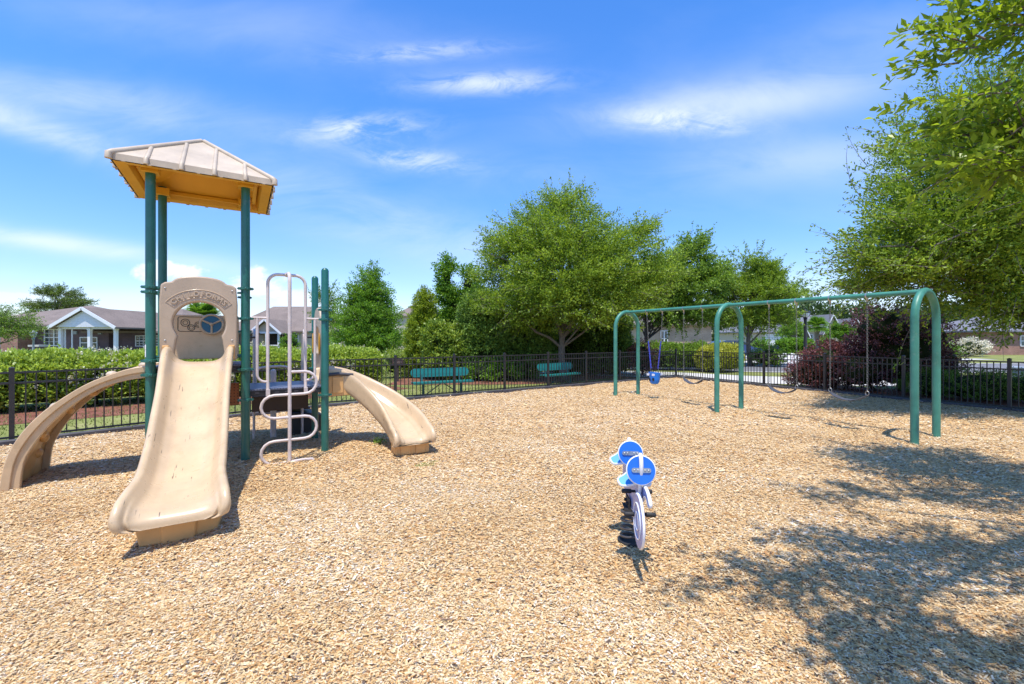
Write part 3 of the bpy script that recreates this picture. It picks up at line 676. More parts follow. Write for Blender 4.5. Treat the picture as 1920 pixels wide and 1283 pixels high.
# ------------------------------------------------------------------ fence and border
def fence(name, a, b, label, n_panels, first=True, last=True):
    d = b-a; L = d.length; rz = math.atan2(d.y, d.x); t = thing(name, a, rz, label, 'fence', 'black metal fence around the playground')
    pl = L/n_panels; lens = L
    for i in range(n_panels+1):
        if (i == 0 and not first): continue
        mb = MB(); x = i*pl; mb.box((x, 0, .55), (.062, .062, 1.24)); mb.box((x, 0, 1.175), (.07, .07, .012)); mb.add([(x-.033, -.033, 1.181), (x+.033, -.033, 1.181), (x+.033, .033, 1.181), (x-.033, .033, 1.181), (x, 0, 1.2)], [(0, 1, 4), (1, 2, 4), (2, 3, 4), (3, 0, 4)])
        mb.build('post', 'fence', t)
    for i in range(n_panels):
        mb = MB(); x0 = i*pl+.031; x1 = (i+1)*pl-.031
        for z in (.09, .94, 1.105): mb.box(((x0+x1)/2, 0, z), (x1-x0, .028, .03))
        k = int(round((x1-x0)/.112)); 
        for j in range(1, k):
            x = x0+(x1-x0)*j/k; mb.box((x, 0, .585), (.017, .017, 1.03))
        mb.build('picket_panel', 'fence', t)
    return t
def off(a, b, k): d = (b-a).normalized(); return Vector((-d.y, d.x, 0))*k
OL, OB, OR_ = off(F0, F1, .12), off(F1, F2, .12), off(F2, F3, .12)
c1 = F1+(OL+OB)*.5+Vector((-.02, .02, 0)); c2 = F2+Vector((.02, .15, 0))
fence('fence', F0+OL, c1, 'black picket fence in front of the flowering hedge behind the rock climber', 5)
fence('fence', c1, c2, 'black picket fence in front of the two teal benches', 8, first=False)
fence('fence', c2, F4+OR_, 'black picket fence in front of the plum bushes behind the swings', 10, first=False)
def border(a, b, label, grp):
    d = b-a; L = d.length; n = int(round(L/1.22)); rz = math.atan2(d.y, d.x); nn = off(a, b, .02)
    for i in range(n):
        t = thing('border_timber', a+d*((i)/n)+nn, rz, label, 'border timber', grp)
        l = L/n-.012; mb = MB(); prof = [(-.045, -.08), (-.045, .055), (-.03, .075), (.03, .075), (.045, .055), (.045, -.08)]
        vs = [(x, y, z) for x in (.006, .006+l) for (y, z) in prof]; m = 6
        mb.add(vs, [tuple(range(m)), tuple(range(m, 2*m))[::-1]]+[(j, (j+1) % m, (j+1) % m+m, j+m) for j in range(m)])
        mb.build('timber_body', 'kerb', t, None, .006)
        mb = MB(); mb.lathe((.05, 0, .072), [(.014, 0), (.014, .008), (.009, .011)], 10); mb.lathe((l-.04, 0, .072), [(.014, 0), (.014, .008), (.009, .011)], 10); mb.build('stake_cap', 'dark', t)
border(F0, F1, 'dark border timber at the foot of the fence behind the rock climber', 'border timbers along the left fence')
border(F1, F2, 'dark border timber at the foot of the fence in front of the benches', 'border timbers along the back fence')
border(F2, F4, 'dark border timber at the foot of the fence behind the swings', 'border timbers along the right fence')

# ------------------------------------------------------------------ play structure (local x = U, y = V)
SD = .99; H_ = SD/2
TC = Vector((-3.57, 5.86, 0)) + V*H_ - U*H_
PS = thing('play_structure', TC, ANG, 'green and beige play structure with yellow lined roof and two slides', 'playset')
Z1, Z2 = 1.30, .955
def post(x, y, h, clamps, cap=True, base=-.1):
    mb = MB(); prof = [(.052, base), (.052, h-.03), (.045, h-.01), (.028, h+.008), (.004, h+.014)] if cap else [(.052, base), (.052, h)]
    mb.lathe((x, y, 0), prof, 24); o = mb.build('post', 'post', PS, 50)
    for z in clamps:
        mb = MB(); mb.lathe((x, y, z-.019), [(.054, 0), (.068, .003), (.068, .034), (.054, .038)], 24)
        for s in (-1, 1): mb.box((x+.0, y+s*.072, z), (.05, .03, .03)); mb.box((x+s*.072, y, z), (.03, .05, .03))
        for s in (-1, 1): mb.ball((x+s*.088, y, z), .01, 8, 6); mb.ball((x, y+s*.088, z), .01, 8, 6)
        mb.build('clamp', 'post', o, 40)
    return o
EV = 3.66
p1 = post(-H_, -H_, EV+.12, [2.27, 2.21, 1.37, 1.20], False)
mb = MB(); a0 = math.atan2(-1, -.25)
vs = []; 
for z in (1.42, 1.505, 1.51, 1.57):
    for k in range(5): a = R(232)-ANG+.0+ (k-2)*.2; vs.append((-H_+.0532*math.cos(a), -H_+.0532*math.sin(a), z))
mb.add(vs, [(i, i+1, i+6, i+5) for i in range(4)]+[(10+i, 11+i, 16+i, 15+i) for i in range(4)]); mb.build('sticker', 'white', p1)
post(H_, -H_, EV+.12, [2.31, 1.91, 1.23, .82], False)
post(-H_, H_, EV+.12, [2.27, 1.37], False)
post(H_, H_, EV+.12, [2.27, 1.75, 1.37], False)
post(SD+H_, -H_, 2.66, [2.06, 1.92, .82])
post(SD+H_, H_, 2.66, [1.75, 1.15, .82])
# roof
def roof():
    Rr = .81; AP = 4.36; E = EV; ft = .075; root = None
    mb = MB(); c = [(-Rr, -Rr), (Rr, -Rr), (Rr, Rr), (-Rr, Rr)]
    # outer skin
    vs = [(x, y, E+ft) for x, y in c]+[(0, 0, AP)]+[(x*1.0, y*1.0, E) for x, y in c]
    fs = [(0, 1, 4), (1, 2, 4), (2, 3, 4), (3, 0, 4)]+[(5+i, 5+(i+1) % 4, (i+1) % 4, i) for i in range(4)]
    mb.add(vs, fs); rf = mb.build('roof', 'roofskin', PS)
    # ribs
    def rib(a, b, r, drop=True):
        a = Vector(a); b = Vector(b); m = MB(); d = (b-a).normalized(); n = 10
        out = Vector((a.x, a.y, 0)).normalized()
        pts = [a+Vector((0, 0, -ft*.95))+out*.012, a+Vector((0, 0, -.012))+out*.012, a+d*.03, a.lerp(b, .5), b]
        m.tube(pts, [r, r, r, r*.95, r*.9], n); m.build('rib', 'roofskin', rf, 50)
    for i in range(4):
        a = Vector((*c[i], E+ft)); b = Vector((0, 0, AP)); rib(a, b-(b-a)*.02, .036)
        n2 = Vector((*c[(i+1) % 4], E+ft))
        for s in (.2, .4, .6, .8):
            p = a.lerp(n2, s); mid = a.lerp(n2, .5); up = (b-mid); k = 1-abs(s-.5)*2
            q = p+up*k*.93; rib(p, q, .026)
    # yellow underside, with a rim and stiffeners
    mb = MB(); i1 = Rr-.02; i2 = Rr-.13; 
    vs = [(sx*i1, sy*i1, E-.004) for sx, sy in ((-1, -1), (1, -1), (1, 1), (-1, 1))]+[(sx*i2, sy*i2, E+.006) for sx, sy in ((-1, -1), (1, -1), (1, 1), (-1, 1))]
    vs += [(sx*(i2-.03), sy*(i2-.03), E+.09) for sx, sy in ((-1, -1), (1, -1), (1, 1), (-1, 1))]+[(sx*.25, sy*.25, E+.36) for sx, sy in ((-1, -1), (1, -1), (1, 1), (-1, 1))]
    fs = []
    for b0 in (0, 4, 8): fs += [(b0+i, b0+(i+1) % 4, b0+4+(i+1) % 4, b0+4+i) for i in range(4)]
    fs.append((12, 13, 14, 15)); mb.add(vs, fs)
    for sx in (-1, 1):
        for sy in (-1, 1):
            mb.box((sx*H_, sy*H_, E+.045), (.17, .17, .10))
    for s in (-1, 1):
        mb.box((s*(Rr-.2), 0, E+.075), (.05, 1.0, .05)); mb.box((0, s*(Rr-.2), E+.082), (.9, .05, .05))
    mb.build('roof_lining', 'yellow', rf, None, .006)
    mb = MB()
    for i in range(4):
        a = Vector((*c[i], 0)); b = Vector((*c[(i+1) % 4], 0)); d = (b-a).normalized(); nrm = Vector((d.y, -d.x, 0))
        for j in range(7):
            p = a.lerp(b, (j+.5)/7)+nrm*.004; mb.box((p.x, p.y, E-.003), (.035, .022, .010), math.atan2(d.y, d.x))
    mb.build('drip_edge', 'roofskin', rf)
roof()
# decks
def deck(cx, cy, z, name='deck'):
    mb = MB(); mb.box((cx, cy, z-.012), (SD-.02, SD-.02, .024)); o = mb.build(name, 'deck', PS, None, .004)
    mb = MB()
    for s in (-1, 1): mb.box((cx, cy+s*(H_-.03), z-.055), (SD-.11, .022, .085)); mb.box((cx+s*(H_-.03), cy, z-.057), (.022, SD-.11, .083))
    mb.build('deck_edge', 'dark', o, None, .003)
    mb = MB()
    for k in range(7):
        mb.box((cx-.36+k*.12, cy-(H_-.0165), z-.055), (.05, .004, .022))
    mb.build('edge_slot', 'kerb', o)
deck(0, 0, Z1); deck(SD, 0, Z2)
# short riser ladder between decks (low, mostly hidden)
mb = MB(); mb.box((H_-.045, 0, (Z1+Z2)/2-.02), (.02, .8, .26)); mb.build('riser_panel', 'brown', PS)

# swept slide
def slide(name, stations, mat, profk=3, parent=None, under=.05):
    """stations: (centre, side vector, up vector, half width, wall height)"""
    vs = []; fs = []; m = None
    for (c, sd, up, w, H) in stations:
        e = min(.06, H)
        P = [(-w-.015, -under), (-w-.035, H*.45), (-w-.04, H-.02), (-w-.02, H+.012), (-w+.018, H+.008), (-w+.042, H-.03), (-w+.060, H*.60), (-w+.085, H*.34), (-w+.125, H*.17), (-w*.40, H*.035), (0, 0)]
        P += [(-x, y) for x, y in P[-2::-1]]
        P += [(w*.6, -under), (0, -under), (-w*.6, -under)]
        PP = smooth_pts([(x, y, 0) for x, y in P], profk, True); m = len(PP)
        for q in PP: vs.append(c+sd*q.x+up*q.y)
    n = len(stations)
    for i in range(n-1):
        for k in range(m): fs.append((i*m+k, i*m+(k+1) % m, (i+1)*m+(k+1) % m, (i+1)*m+k))
    fs += [tuple(range(m))[::-1], tuple(range((n-1)*m, n*m))]
    mb = MB(); mb.add(vs, fs); return mb.build(name, mat, parent or PS, 60)
def path_stations(path, wf, hf, k=8, sidef=None):
    pts = smooth_pts(path, k); n = len(pts); st = []
    for i, p in enumerate(pts):
        t = (pts[min(i+1, n-1)]-pts[max(i-1, 0)]).normalized(); s = i/(n-1)
        h = Vector((t.x, t.y, 0)); 
        if sidef: sd = sidef(s)
        else: sd = Vector((-h.y, h.x, 0)).normalized()
        up = t.cross(sd) if t.cross(sd).z > 0 or abs(t.z) > .95 else -t.cross(sd)
        st.append((p, sd, up.normalized(), wf(s), hf(s)))
    return st
def interp(tab):
    xs = [a for a, _ in tab]; ys = [b for _, b in tab]
    return lambda s: float(np.interp(s, xs, ys))
# straight slide: leaves the near side (-y), bed profile (distance, z)
y0 = -H_-.01
prof = [(-.10, 1.335), (.12, 1.33), (.32, 1.26), (.65, 1.00), (1.0, .74), (1.35, .50), (1.68, .345), (1.98, .280), (2.22, .268), (2.36, .262), (2.43, .225), (2.445, .165)]
st = path_stations([(-.02*min(1, a/2), y0-a*1.025, z+.01) for a, z in prof], interp([(0, .315), (.12, .325), (.3, .30), (.6, .295), (.8, .33), (.9, .345), (.96, .325), (1, .27)]),
                   interp([(0, .10), (.06, .19), (.2, .17), (.7, .15), (.82, .12), (.90, .08), (.95, .04), (1, .015)]), 7, lambda s: Vector((1, 0, 0)))
sl1 = slide('slide', st, 'beige')
tag(sl1, 'wide straight beige slide facing the camera')
mb = MB(); yb = y0-2.34
outl = [(-.30, -.02), (.30, -.02), (.27, .06), (.31, .12), (.28, .34), (-.28, .34), (-.31, .12), (-.27, .06)]
prof2 = [(-.29, .13), (-.27, -.0), (-.12, -.02), (-.11, -.05), (.11, -.05), (.12, -.02), (.27, 0), (.29, .13), (.24, .5), (-.24, .5)]
vs = []; n = len(prof2)
for z, k in ((-.02, .95), (.10, 1.03), (.235, 1.08)):
    for (x, y) in prof2: vs.append((x*k, yb+y*k+.02, z))
fs = [tuple(range(n))[::-1], tuple(range(2*n, 3*n))]+[(j*n+i, j*n+(i+1) % n, (j+1)*n+(i+1) % n, (j+1)*n+i) for j in range(2) for i in range(n)]
mb.add(vs, fs); mb.build('slide_foot', 'golden', sl1, None, .012)
# curved slide off the far deck, +x side, turning towards -y
x0 = SD+H_+.01; pth = []; Rad = .98; zz = []
Lc = .12+Rad*math.pi/2+.34
def zc(s):
    return float(np.interp(s, [0, .2, .4, .8, 1.2, 1.55, 1.8, 2.05], [.985, .975, .90, .68, .455, .30, .225, .20]))
pth.append((x0-.05, 0, zc(0))); pth.append((x0+.12, 0, zc(.15)))
for k in range(1, 9):
    a = math.pi/2*k/8; pth.append((x0+.12+Rad*math.sin(a)*.95, -Rad*(1-math.cos(a)), zc(.12+Rad*a)))
ex = pth[-1]; pth += [(ex[0], ex[1]-.15, .205), (ex[0], ex[1]-.26, .195), (ex[0], ex[1]-.31, .16), (ex[0], ex[1]-.315, .13)]
st = path_stations(pth, interp([(0, .26), (1, .27)]), interp([(0, .16), (.1, .21), (.5, .20), (.8, .17), (.93, .13), (.97, .06), (1, .01)]), 4)
sl2 = slide('slide', st, 'beige'); tag(sl2, 'narrow curved beige slide leaving the lower deck')
mb = MB(); mb.box((ex[0], ex[1]-.16, .06), (.50, .24, .17)); 
for k in (-1, 1): mb.box((ex[0]+k*.11, ex[1]-.285, .06), (.15, .025, .16))
mb.build('slide_foot', 'golden', sl2, None, .012)
mb = MB()   # flared tan shroud where the curved slide starts
for s in (-1, 1):
    mb.box((x0+.17, s*.30, Z2-.03), (.40, .025, .31))
    mb.box((x0+.20, s*.318, Z2-.02), (.16, .02, .25))
mb.box((x0+.14, 0, Z2-.09), (.40, .58, .07)); mb.build('slide_shroud', 'golden', sl2, None, .02)
mb = MB(); mb.tube([(x0-.02, -.33, Z2+.135), (x0+.2, -.33, Z2+.15), (x0+.42, -.325, Z2+.125)], .026, 10); mb.build('shroud_rail', 'kerb', sl2, 60)
# slide hood with embossed letters: inverted U outline, local x / z, front at y=-H_-.06
def hood(cx, w, z0, ztop, zsh, rh, zc_, legin, mat, face):
    pts = []
    hw = w/2; pts += [(-hw, z0), (-hw-.006, zsh-.25), (-hw+.01, zsh-.03), (-hw+.05, zsh), (-hw+.12, zsh+.012)]
    for k in range(1, 12):
        a = math.pi*(1-k/12); pts.append((math.cos(a)*(hw-.13), zsh+.015+math.sin(a)*(ztop-zsh-.015)))
    pts += [(hw-.12, zsh+.012), (hw-.05, zsh), (hw-.01, zsh-.03), (hw+.006, zsh-.25), (hw, z0), (legin+.02, z0), (legin+.015, z0+.1), (legin-.005, zc_-rh*.75)]
    a0 = math.asin(-.55)
    for k in range(0, 25):
        a = a0+(math.pi-2*a0)*k/24; pts.append((math.cos(a)*rh, zc_+math.sin(a)*rh))
    pts += [(-legin+.005, zc_-rh*.75), (-legin-.015, z0+.1), (-legin-.02, z0)]
    return [(cx+x, z) for x, z in pts]
MXZ = Matrix(((1, 0, 0, 0), (0, 0, -1, 0), (0, 1, 0, 0), (0, 0, 0, 1)))   # (x,z,t)->x,-t,z
def up_plate(poly, y, th, mat, name, parent, bev=.012, rot=None):
    mb = MB(); m = Matrix.Translation((0, y, 0)) @ MXZ
    if rot: m = rot @ m
    mb.prism(poly, m, th); return mb.build(name, mat, parent, 30, bev, 3)
hd = up_plate(hood(0, .80, 1.36, 2.43, 2.335, .275, 1.83, .245, 'hood', 0), -H_-.02, .14, 'hood', 'slide_hood', PS, .02)
mb = MB()
for s in (-1, 1): mb.box((s*.34, -H_-.098, 1.47), (.07, .03, .18), 0, R(6))
mb.build('leg_pad', 'golden', hd, None, .012)
for s in (-1, 1):
    mb = MB()
    for z in (2.25, 1.42): mb.tube([(s*.40, -H_, z), (s*.46, -H_, z)], .014, 8)
    mb.build('hood_bracket', 'post', hd)
def letters(word, R0, size, a_span, y, zc_, parent):
    mb = MB(); n = len(word)
    for i, ch in enumerate(word):
        cu = bpy.data.curves.new('c', 'FONT'); cu.body = ch; cu.size = size; cu.extrude = .009; cu.align_x = 'CENTER'; cu.bevel_depth = .0025; cu.offset = .0008
        ob = bpy.data.objects.new('c', cu); COL.objects.link(ob); dg = bpy.context.evaluated_depsgraph_get(); me = bpy.data.meshes.new_from_object(ob.evaluated_get(dg))
        a = R(90+a_span/2-a_span*(i+.5)/n)
        m = Matrix.Translation((R0*math.cos(a), y, zc_+R0*math.sin(a))) @ Matrix.Rotation(-(a-math.pi/2), 4, 'Y') @ Matrix(((1.0, 0, 0, 0), (0, 0, -1, 0), (0, 1, 0, 0), (0, 0, 0, 1)))
        mb.add([m @ v.co for v in me.vertices], [tuple(p.vertices) for p in me.polygons])
        bpy.data.objects.remove(ob); bpy.data.curves.remove(cu); bpy.data.meshes.remove(me)
    mb.build('lettering', 'hood', parent)
    m2 = MB()
    for rr in (R0-.022, R0+size*.98):
        m2.tube([(rr*math.cos(R(q)), y+.002, zc_+rr*math.sin(R(q))) for q in range(int(90-a_span/2-3), int(90+a_span/2)+5, 3)], .006, 6)
    for q in (90-a_span/2-3, 90+a_span/2+3):
        m2.tube([((R0-.022)*math.cos(R(q)), y+.002, zc_+(R0-.022)*math.sin(R(q))), ((R0+size*.98)*math.cos(R(q)), y+.002, zc_+(R0+size*.98)*math.sin(R(q)))], .006, 6)
    m2.build('letter_border', 'hood', parent, 60)
mb = MB()
for x_, z_ in ((-.345, 2.26), (.345, 2.26), (-.345, 1.62), (.345, 1.62)):
    mb = MB(); mb.ball((x_, -H_-.092, z_), (.011, .007, .011), 10, 6); mb.build('bolt', 'steel', hd, 60)
letters('CHILDFORMS', .350, .080, 98, -H_-.092, 1.83, hd)
# back play panel with wheel and line drawing
def rrect(x0, x1, z0, z1, r, n=5):
    pts = []
    for cx, cz, a0 in ((x1-r, z0+r, -90), (x1-r, z1-r, 0), (x0+r, z1-r, 90), (x0+r, z0+r, 180)):
        for k in range(n+1): a = R(a0+90*k/n); pts.append((cx+r*math.cos(a), cz+r*math.sin(a)))
    return pts
M['panel'] = slide_plastic('warm_tan_plastic', (.72, .475, .26))
pp = up_plate(rrect(-.42, .42, 1.345, 1.985, .03), H_-.0, .05, 'panel', 'play_panel', PS)
yf = H_-.028
def ringz(cx, cz, r, th, y, n=28, sx=1):
    return [(cx+r*sx*math.cos(2*math.pi*k/n), y, cz+r*math.sin(2*math.pi*k/n)) for k in range(n)]
mb = MB()
for (cx, cz, r) in ((-.235, 1.87, .052), (-.165, 1.80, .042), (-.085, 1.845, .038)):
    mb.loop(ringz(cx, cz, r, 0, yf), .004, 6); mb.loop(ringz(cx, cz, r*.55, 0, yf), .003, 6)
mb.loop([(x, yf, z) for x, z in rrect(-.32, -.025, 1.745, 1.955, .03)], .004, 6)
mb.build('maze_line', 'ink', pp, 60)
mb = MB(); m = Matrix.Translation((.06+.02, yf-.03, 1.85)) @ MXZ
circ = lambda r, n=32: [(r*math.cos(2*math.pi*k/n), r*math.sin(2*math.pi*k/n)) for k in range(n)]
mb.prism(circ(.135), m, .02); wh = mb.build('toy_wheel', 'wheel', pp, 40, .004)
mb = MB(); cx = .08; mb.loop(ringz(cx, 1.85, .138, 0, yf-.035), .017, 8)
for a in (90+62, 90-62, 270): mb.tube([(cx, yf-.045, 1.85), (cx+.13*math.cos(R(a)), yf-.045, 1.85+.13*math.sin(R(a)))], .013, 8)
mb.ball((cx, yf-.05, 1.85), .026, 12, 8); mb.build('wheel_rim', 'tan', wh, 60)
mb = MB(); mb.prism(rrect(.27, .36, 1.78, 1.93, .02), Matrix.Translation((0, yf, 0)) @ MXZ, .014); mb.build('blue_window', 'wheel', pp)
# rock climber on the -x side
def climber():
    O = [(0, 1.315), (.224, 1.27), (.516, 1.144), (.739, .986), (.94, .80), (1.108, .56), (1.208, .286), (1.25, -.04)]
    I = [(0, 1.165), (.2, 1.14), (.43, 1.06), (.674, .885), (.873, .663), (1.006, .436), (1.068, .264), (1.10, -.04)]
    Os = smooth_pts([(a, b, 0) for a, b in O], 5); Is = smooth_pts([(a, b, 0) for a, b in I], 5)
    n = len(Os); xw = -H_-.02; root = None
    mb = MB(); ya, yb = -.46, .46
    def rail(y1, y2, k0, k1):
        vs = []
        for o, i in zip(Os, Is):
            a = o.lerp(i, k0); b = o.lerp(i, k1)
            vs += [(xw-a.x, y1, a.y), (xw-a.x, y2, a.y), (xw-b.x, y2, b.y), (xw-b.x, y1, b.y)]
        fs = [(4*q+j, 4*q+(j+1) % 4, 4*(q+1)+(j+1) % 4, 4*(q+1)+j) for q in range(n-1) for j in range(4)]+[(0, 1, 2, 3), (4*n-1, 4*n-2, 4*n-3, 4*n-4)]
        mb.add(vs, fs)
    rail(ya, ya+.055, 0, 1); rail(yb-.055, yb, 0, 1); rail(ya-.022, ya+.03, .0, .52); rail(yb-.03, yb+.022, .0, .52)
    cl = mb.build('rock_climber', 'tan', PS, 40, .008)
    m = MB(); vs = []; ny = 13; hold = []
    for q, (o, i) in enumerate(zip(Os, Is)):
        for j in range(ny):
            y = ya+.05+(yb-ya-.1)*j/(ny-1); wv = .10*math.sin(q*.55+j*.5)*math.sin(j*.9+1)*math.sin(math.pi*j/(ny-1)); c = o.lerp(i, .35+wv*2.2); vs.append((xw-c.x, y, c.y))
    fs = [(q*ny+j, q*ny+j+1, (q+1)*ny+j+1, (q+1)*ny+j) for q in range(n-1) for j in range(ny-1)]; m.add(vs, fs)
    o = m.build('climbing_skin', 'golden', cl, 180); so_ = o.modifiers.new('thick', 'SOLIDIFY'); so_.thickness = .03
    for (s, y, sg) in ((3, .1, 1), (9, -.2, -1), (9, .15, 1), (14, .2, -1), (19, -.12, 1), (19, .18, -1), (24, -.15, -1), (26, .1, -1), (30, .12, -1), (24, .2, 1), (29, -.1, 1)):
        a = Os[s]; t = (Os[s+1]-Os[s-1]).normalized(); nr = Vector((-t.y, t.x, 0)); 
        if nr.y < 0 and s < 20: nr = -nr
        if s >= 20 and nr.x < 0: nr = -nr
        c = Os[s].lerp(Is[s], .35)+nr*sg*.045
        mm = MB(); mm.ball((xw-c.x, y, c.y), (.06, .07, .045) if s < 18 else (.045, .07, .06), 12, 8); mm.build('hand_hold', 'golden' if sg < 0 else 'roofskin', cl, 180)
    return cl
climber()
# serpentine climber in front of the lower deck
def serp():
    cx = SD; yp = -H_-.38; r = .019; t = .33; q = .14
    mb = MB(); mb.tube(smooth_pts([(cx, yp, -.1), (cx, yp, 1.2), (cx, yp, 2.36), (cx, yp+.03, 2.46), (cx, yp+.12, 2.52), (cx, yp+.38, 2.53)], 4), .023, 14)
    o = mb.build('serpentine_climber', 'pink', PS, 60)
    zs = [1.2, .90, .60, .30, .0]; pts = [(cx, yp, 1.2)]; sg = 1
    for i in range(4):
        za, zb = zs[i], zs[i+1]; x = cx+sg*t; rr = (za-zb)/2
        for k in range(9):
            a = math.pi/2-math.pi*k/8; pts.append((x-sg*rr+sg*rr*math.cos(a), yp, (za+zb)/2+rr*math.sin(a)))
        sg = -sg
    pts += [(cx+.15, yp, .0+.015), (cx+.27, yp, .01), (cx+.325, yp, -.06)]
    mb = MB(); mb.tube(pts, r, 12); mb.build('rung_loop', 'pink', o, 60)
    # tall hoop in the deck plane with hand loops
    yd = -H_; hw = .235; zt = 2.53; rr = .13; pts = [(cx-hw, yd-.035, Z2-.08), (cx-hw, yd, Z2+.1)]
    for k in range(9):
        a = math.pi-math.pi/2*k/8; pts.append((cx-hw+rr+rr*math.cos(a), yd, zt-rr+rr*math.sin(a)))
    for k in range(9):
        a = math.pi/2-math.pi/2*k/8; pts.append((cx+hw-rr+rr*math.cos(a), yd, zt-rr+rr*math.sin(a)))
    pts += [(cx+hw, yd, Z2+.1), (cx+hw, yd-.035, Z2-.08)]
    mb = MB(); mb.tube(pts, .021, 12)
    for s in (-1, 1):
        mb.tube([(cx+s*hw, yd, 1.925), (cx+s*(H_-.06), yd, 1.925)], .015, 10)
        x1 = cx+s*(hw+.125); pp_ = [(x1, yd, 1.915), (x1, yd, 1.2)]
        for k in range(7): a = math.pi+math.pi/2*k/6; pp_.append((x1-s*(.10+.10*math.cos(a)), yd, 1.15+.10*math.sin(a)))
        pp_.append((cx+s*hw, yd, 1.05)); mb.tube(pp_, .018, 12)
        mb.box((cx+s*hw, yd-.045, Z2-.05), (.05, .03, .09))
    mb.ball((cx, yd-.03, 2.53), .034, 12, 8)
    mb.build('entry_hoop', 'pink', PS, 60)
serp()
# entry hood on the +x side of the lower deck, seen edge-on
rotz = Matrix.Rotation(R(90), 4, 'Z')
h2 = [(x, z) for x, z in hood(0, .78, Z2+.06, 2.12, 1.98, .27, 1.55, .26, 'hood', 0)]
hh = up_plate(h2, -(SD+H_+.01), .10, 'roofskin', 'slide_hood', PS, .02, rotz)
for sy in (-1, 1):
    mb = MB(); mb.ball((SD+H_-.055, sy*.325, 1.56), (.012, .045, .17), 14, 10); mb.build('colour_inset', 'yellow', hh, 60)
# transfer station behind the lower deck: steps, handrails and black step block
def transfer():
    cx = SD; y = H_
    mb = MB(); mb.box((cx, y+.27, .72), (.78, .50, .03)); st_ = mb.build('transfer_step', 'brown', PS, None, .004)
    mb = MB(); mb.box((cx-.0, y+.045, .62), (.80, .03, .24)); mb.box((cx, y+.51, .60), (.78, .03, .24)); mb.build('step_riser', 'brown', st_)
    mb = MB(); mb.box((cx+.1, y+.78, .42), (.78, .46, .03)); mb.build('transfer_step', 'brown', PS, None, .004)
    # black plastic corner step beside the far post
    pr = [(0, -.05), (.62, -.05), (.62, .19), (.46, .31), (.20, .36), (0, .38)]
    mb = MB(); mb.prism(pr, Matrix.Translation((cx+.18, y+.78, 0)) @ MXZ, .55); b_ = mb.build('step_block', 'dark', PS, None, .015)
    mb = MB()
    for k in range(3): mb.ball((cx+.18+.18+k*.16, y+.50, .12), .012, 8, 6); mb.ball((cx+.812, y+.62+k*.14, .1), .012, 8, 6)
    mb.build('bolt', 'steel', b_)
    for s in (-1, 1):
        x = cx+s*.36
        mb = MB(); mb.tube([(x, y+.50, -.08), (x, y+.50, .8), (x, y+.48, 1.30), (x, y+.40, 1.70), (x, y+.25, 1.78), (x, y+.12, 1.70), (x, y+.08, 1.45), (x, y+.08, .93)], .02, 12); mb.build('hand_rail', 'pink', PS, 60)
        mb = MB(); ell = [(.075*math.cos(2*math.pi*k/20), .36*math.sin(2*math.pi*k/20)) for k in range(20)]
        mb.prism(ell, rotz @ Matrix.Translation((y+.28, -x, 1.36)) @ MXZ, .03); mb.build('rail_panel', 'pink', PS, 40, .006)
        mb = MB(); mb.tube([(x, y+.08, 1.66), (cx+s*(H_-.05), y, 1.66)], .014, 8); mb.build('rail_link', 'dark', PS)
    mb = MB(); mb.tube(smooth_pts([(cx-.33, y+.55, .74), (cx-.33, y+.55, 1.05), (cx-.26, y+.55, 1.15), (cx+.10, y+.55, 1.16), (cx+.18, y+.55, 1.05), (cx+.18, y+.55, .74)], 4), .02, 12); mb.build('step_loop', 'pink', PS, 60)
    mb = MB(); mb.lathe((cx-.08, y+.50, -.08), [(.045, 0), (.045, 1.16), (.038, 1.19), (.01, 1.21)], 16); mb.build('support_post', 'pink', PS, 50)
transfer()
# orange-brown perforated panel low under the upper deck
mb = MB(); mb.box((H_-.25, H_+.02, .80), (.36, .025, .34)); mb.build('kick_panel', 'rust', PS, None, .005)

# ------------------------------------------------------------------ swing set
BL, BR = Vector((3.36, 12.78, 0)), Vector((6.68, 7.06, 0)); BM = BL.lerp(BR, .485); SDR = (BR-BL).normalized(); SN = Vector((-SDR.y, SDR.x, 0))
SANG = math.atan2(SDR.y, SDR.x); SW = thing('swing_frame', BL, SANG, 'long green metal swing frame with three arched leg pairs', 'swing frame')
BZ = 2.40; SL = (BR-BL).length
mb = MB(); mb.tube([(0, 0, BZ), (SL*.25, 0, BZ), (SL*.5, 0, BZ), (SL*.75, 0, BZ), (SL, 0, BZ)], .043, 18); mb.build('beam', 'swing', SW, 60)
for x in (0, SL*.485, SL):
    pts = [(x, -.46, -.1), (x, -.455, 1.0), (x, -.44, 1.9)]; r = .43
    pts = [(x, -.45, -.1), (x, -.45, .9), (x, -.45, BZ-.45)]
    for k in range(1, 12): a = math.pi-math.pi*k/12; pts.append((x, .45*math.cos(a), BZ-.45+.46*math.sin(a)))
    pts += [(x, .45, BZ-.45), (x, .45, .9), (x, .45, -.1)]
    mb = MB(); mb.tube(pts, .054, 18); mb.build('arch_leg', 'swing', SW, 60)
def beam_t(px, dy=0):
    # distance along the beam whose ground point lies under this photo column
    k = (px-960)/F; return (k*BL.y-BL.x)/(SDR.x-k*SDR.y)
def chain(mb, x, z0, z1, y=0, L=.042, r=.0036, x1=None):
    n = max(2, int((z0-z1)/(L*.78))); x1 = x if x1 is None else x1
    for i in range(n):
        z = z0-(i+.5)*(z0-z1)/n; xx = x+(x1-x)*(i+.5)/n; h = L/2; w = .0105; pts = []
        for (a, b) in ((-w, -h*.55), (-w, h*.55), (-w*.6, h*.9), (w*.6, h*.9), (w, h*.55), (w, -h*.55), (w*.6, -h*.9), (-w*.6, -h*.9)):
            pts.append((xx+a, y, z+b) if i % 2 else (xx, y+a, z+b))
        mb.loop(pts, r, 4)
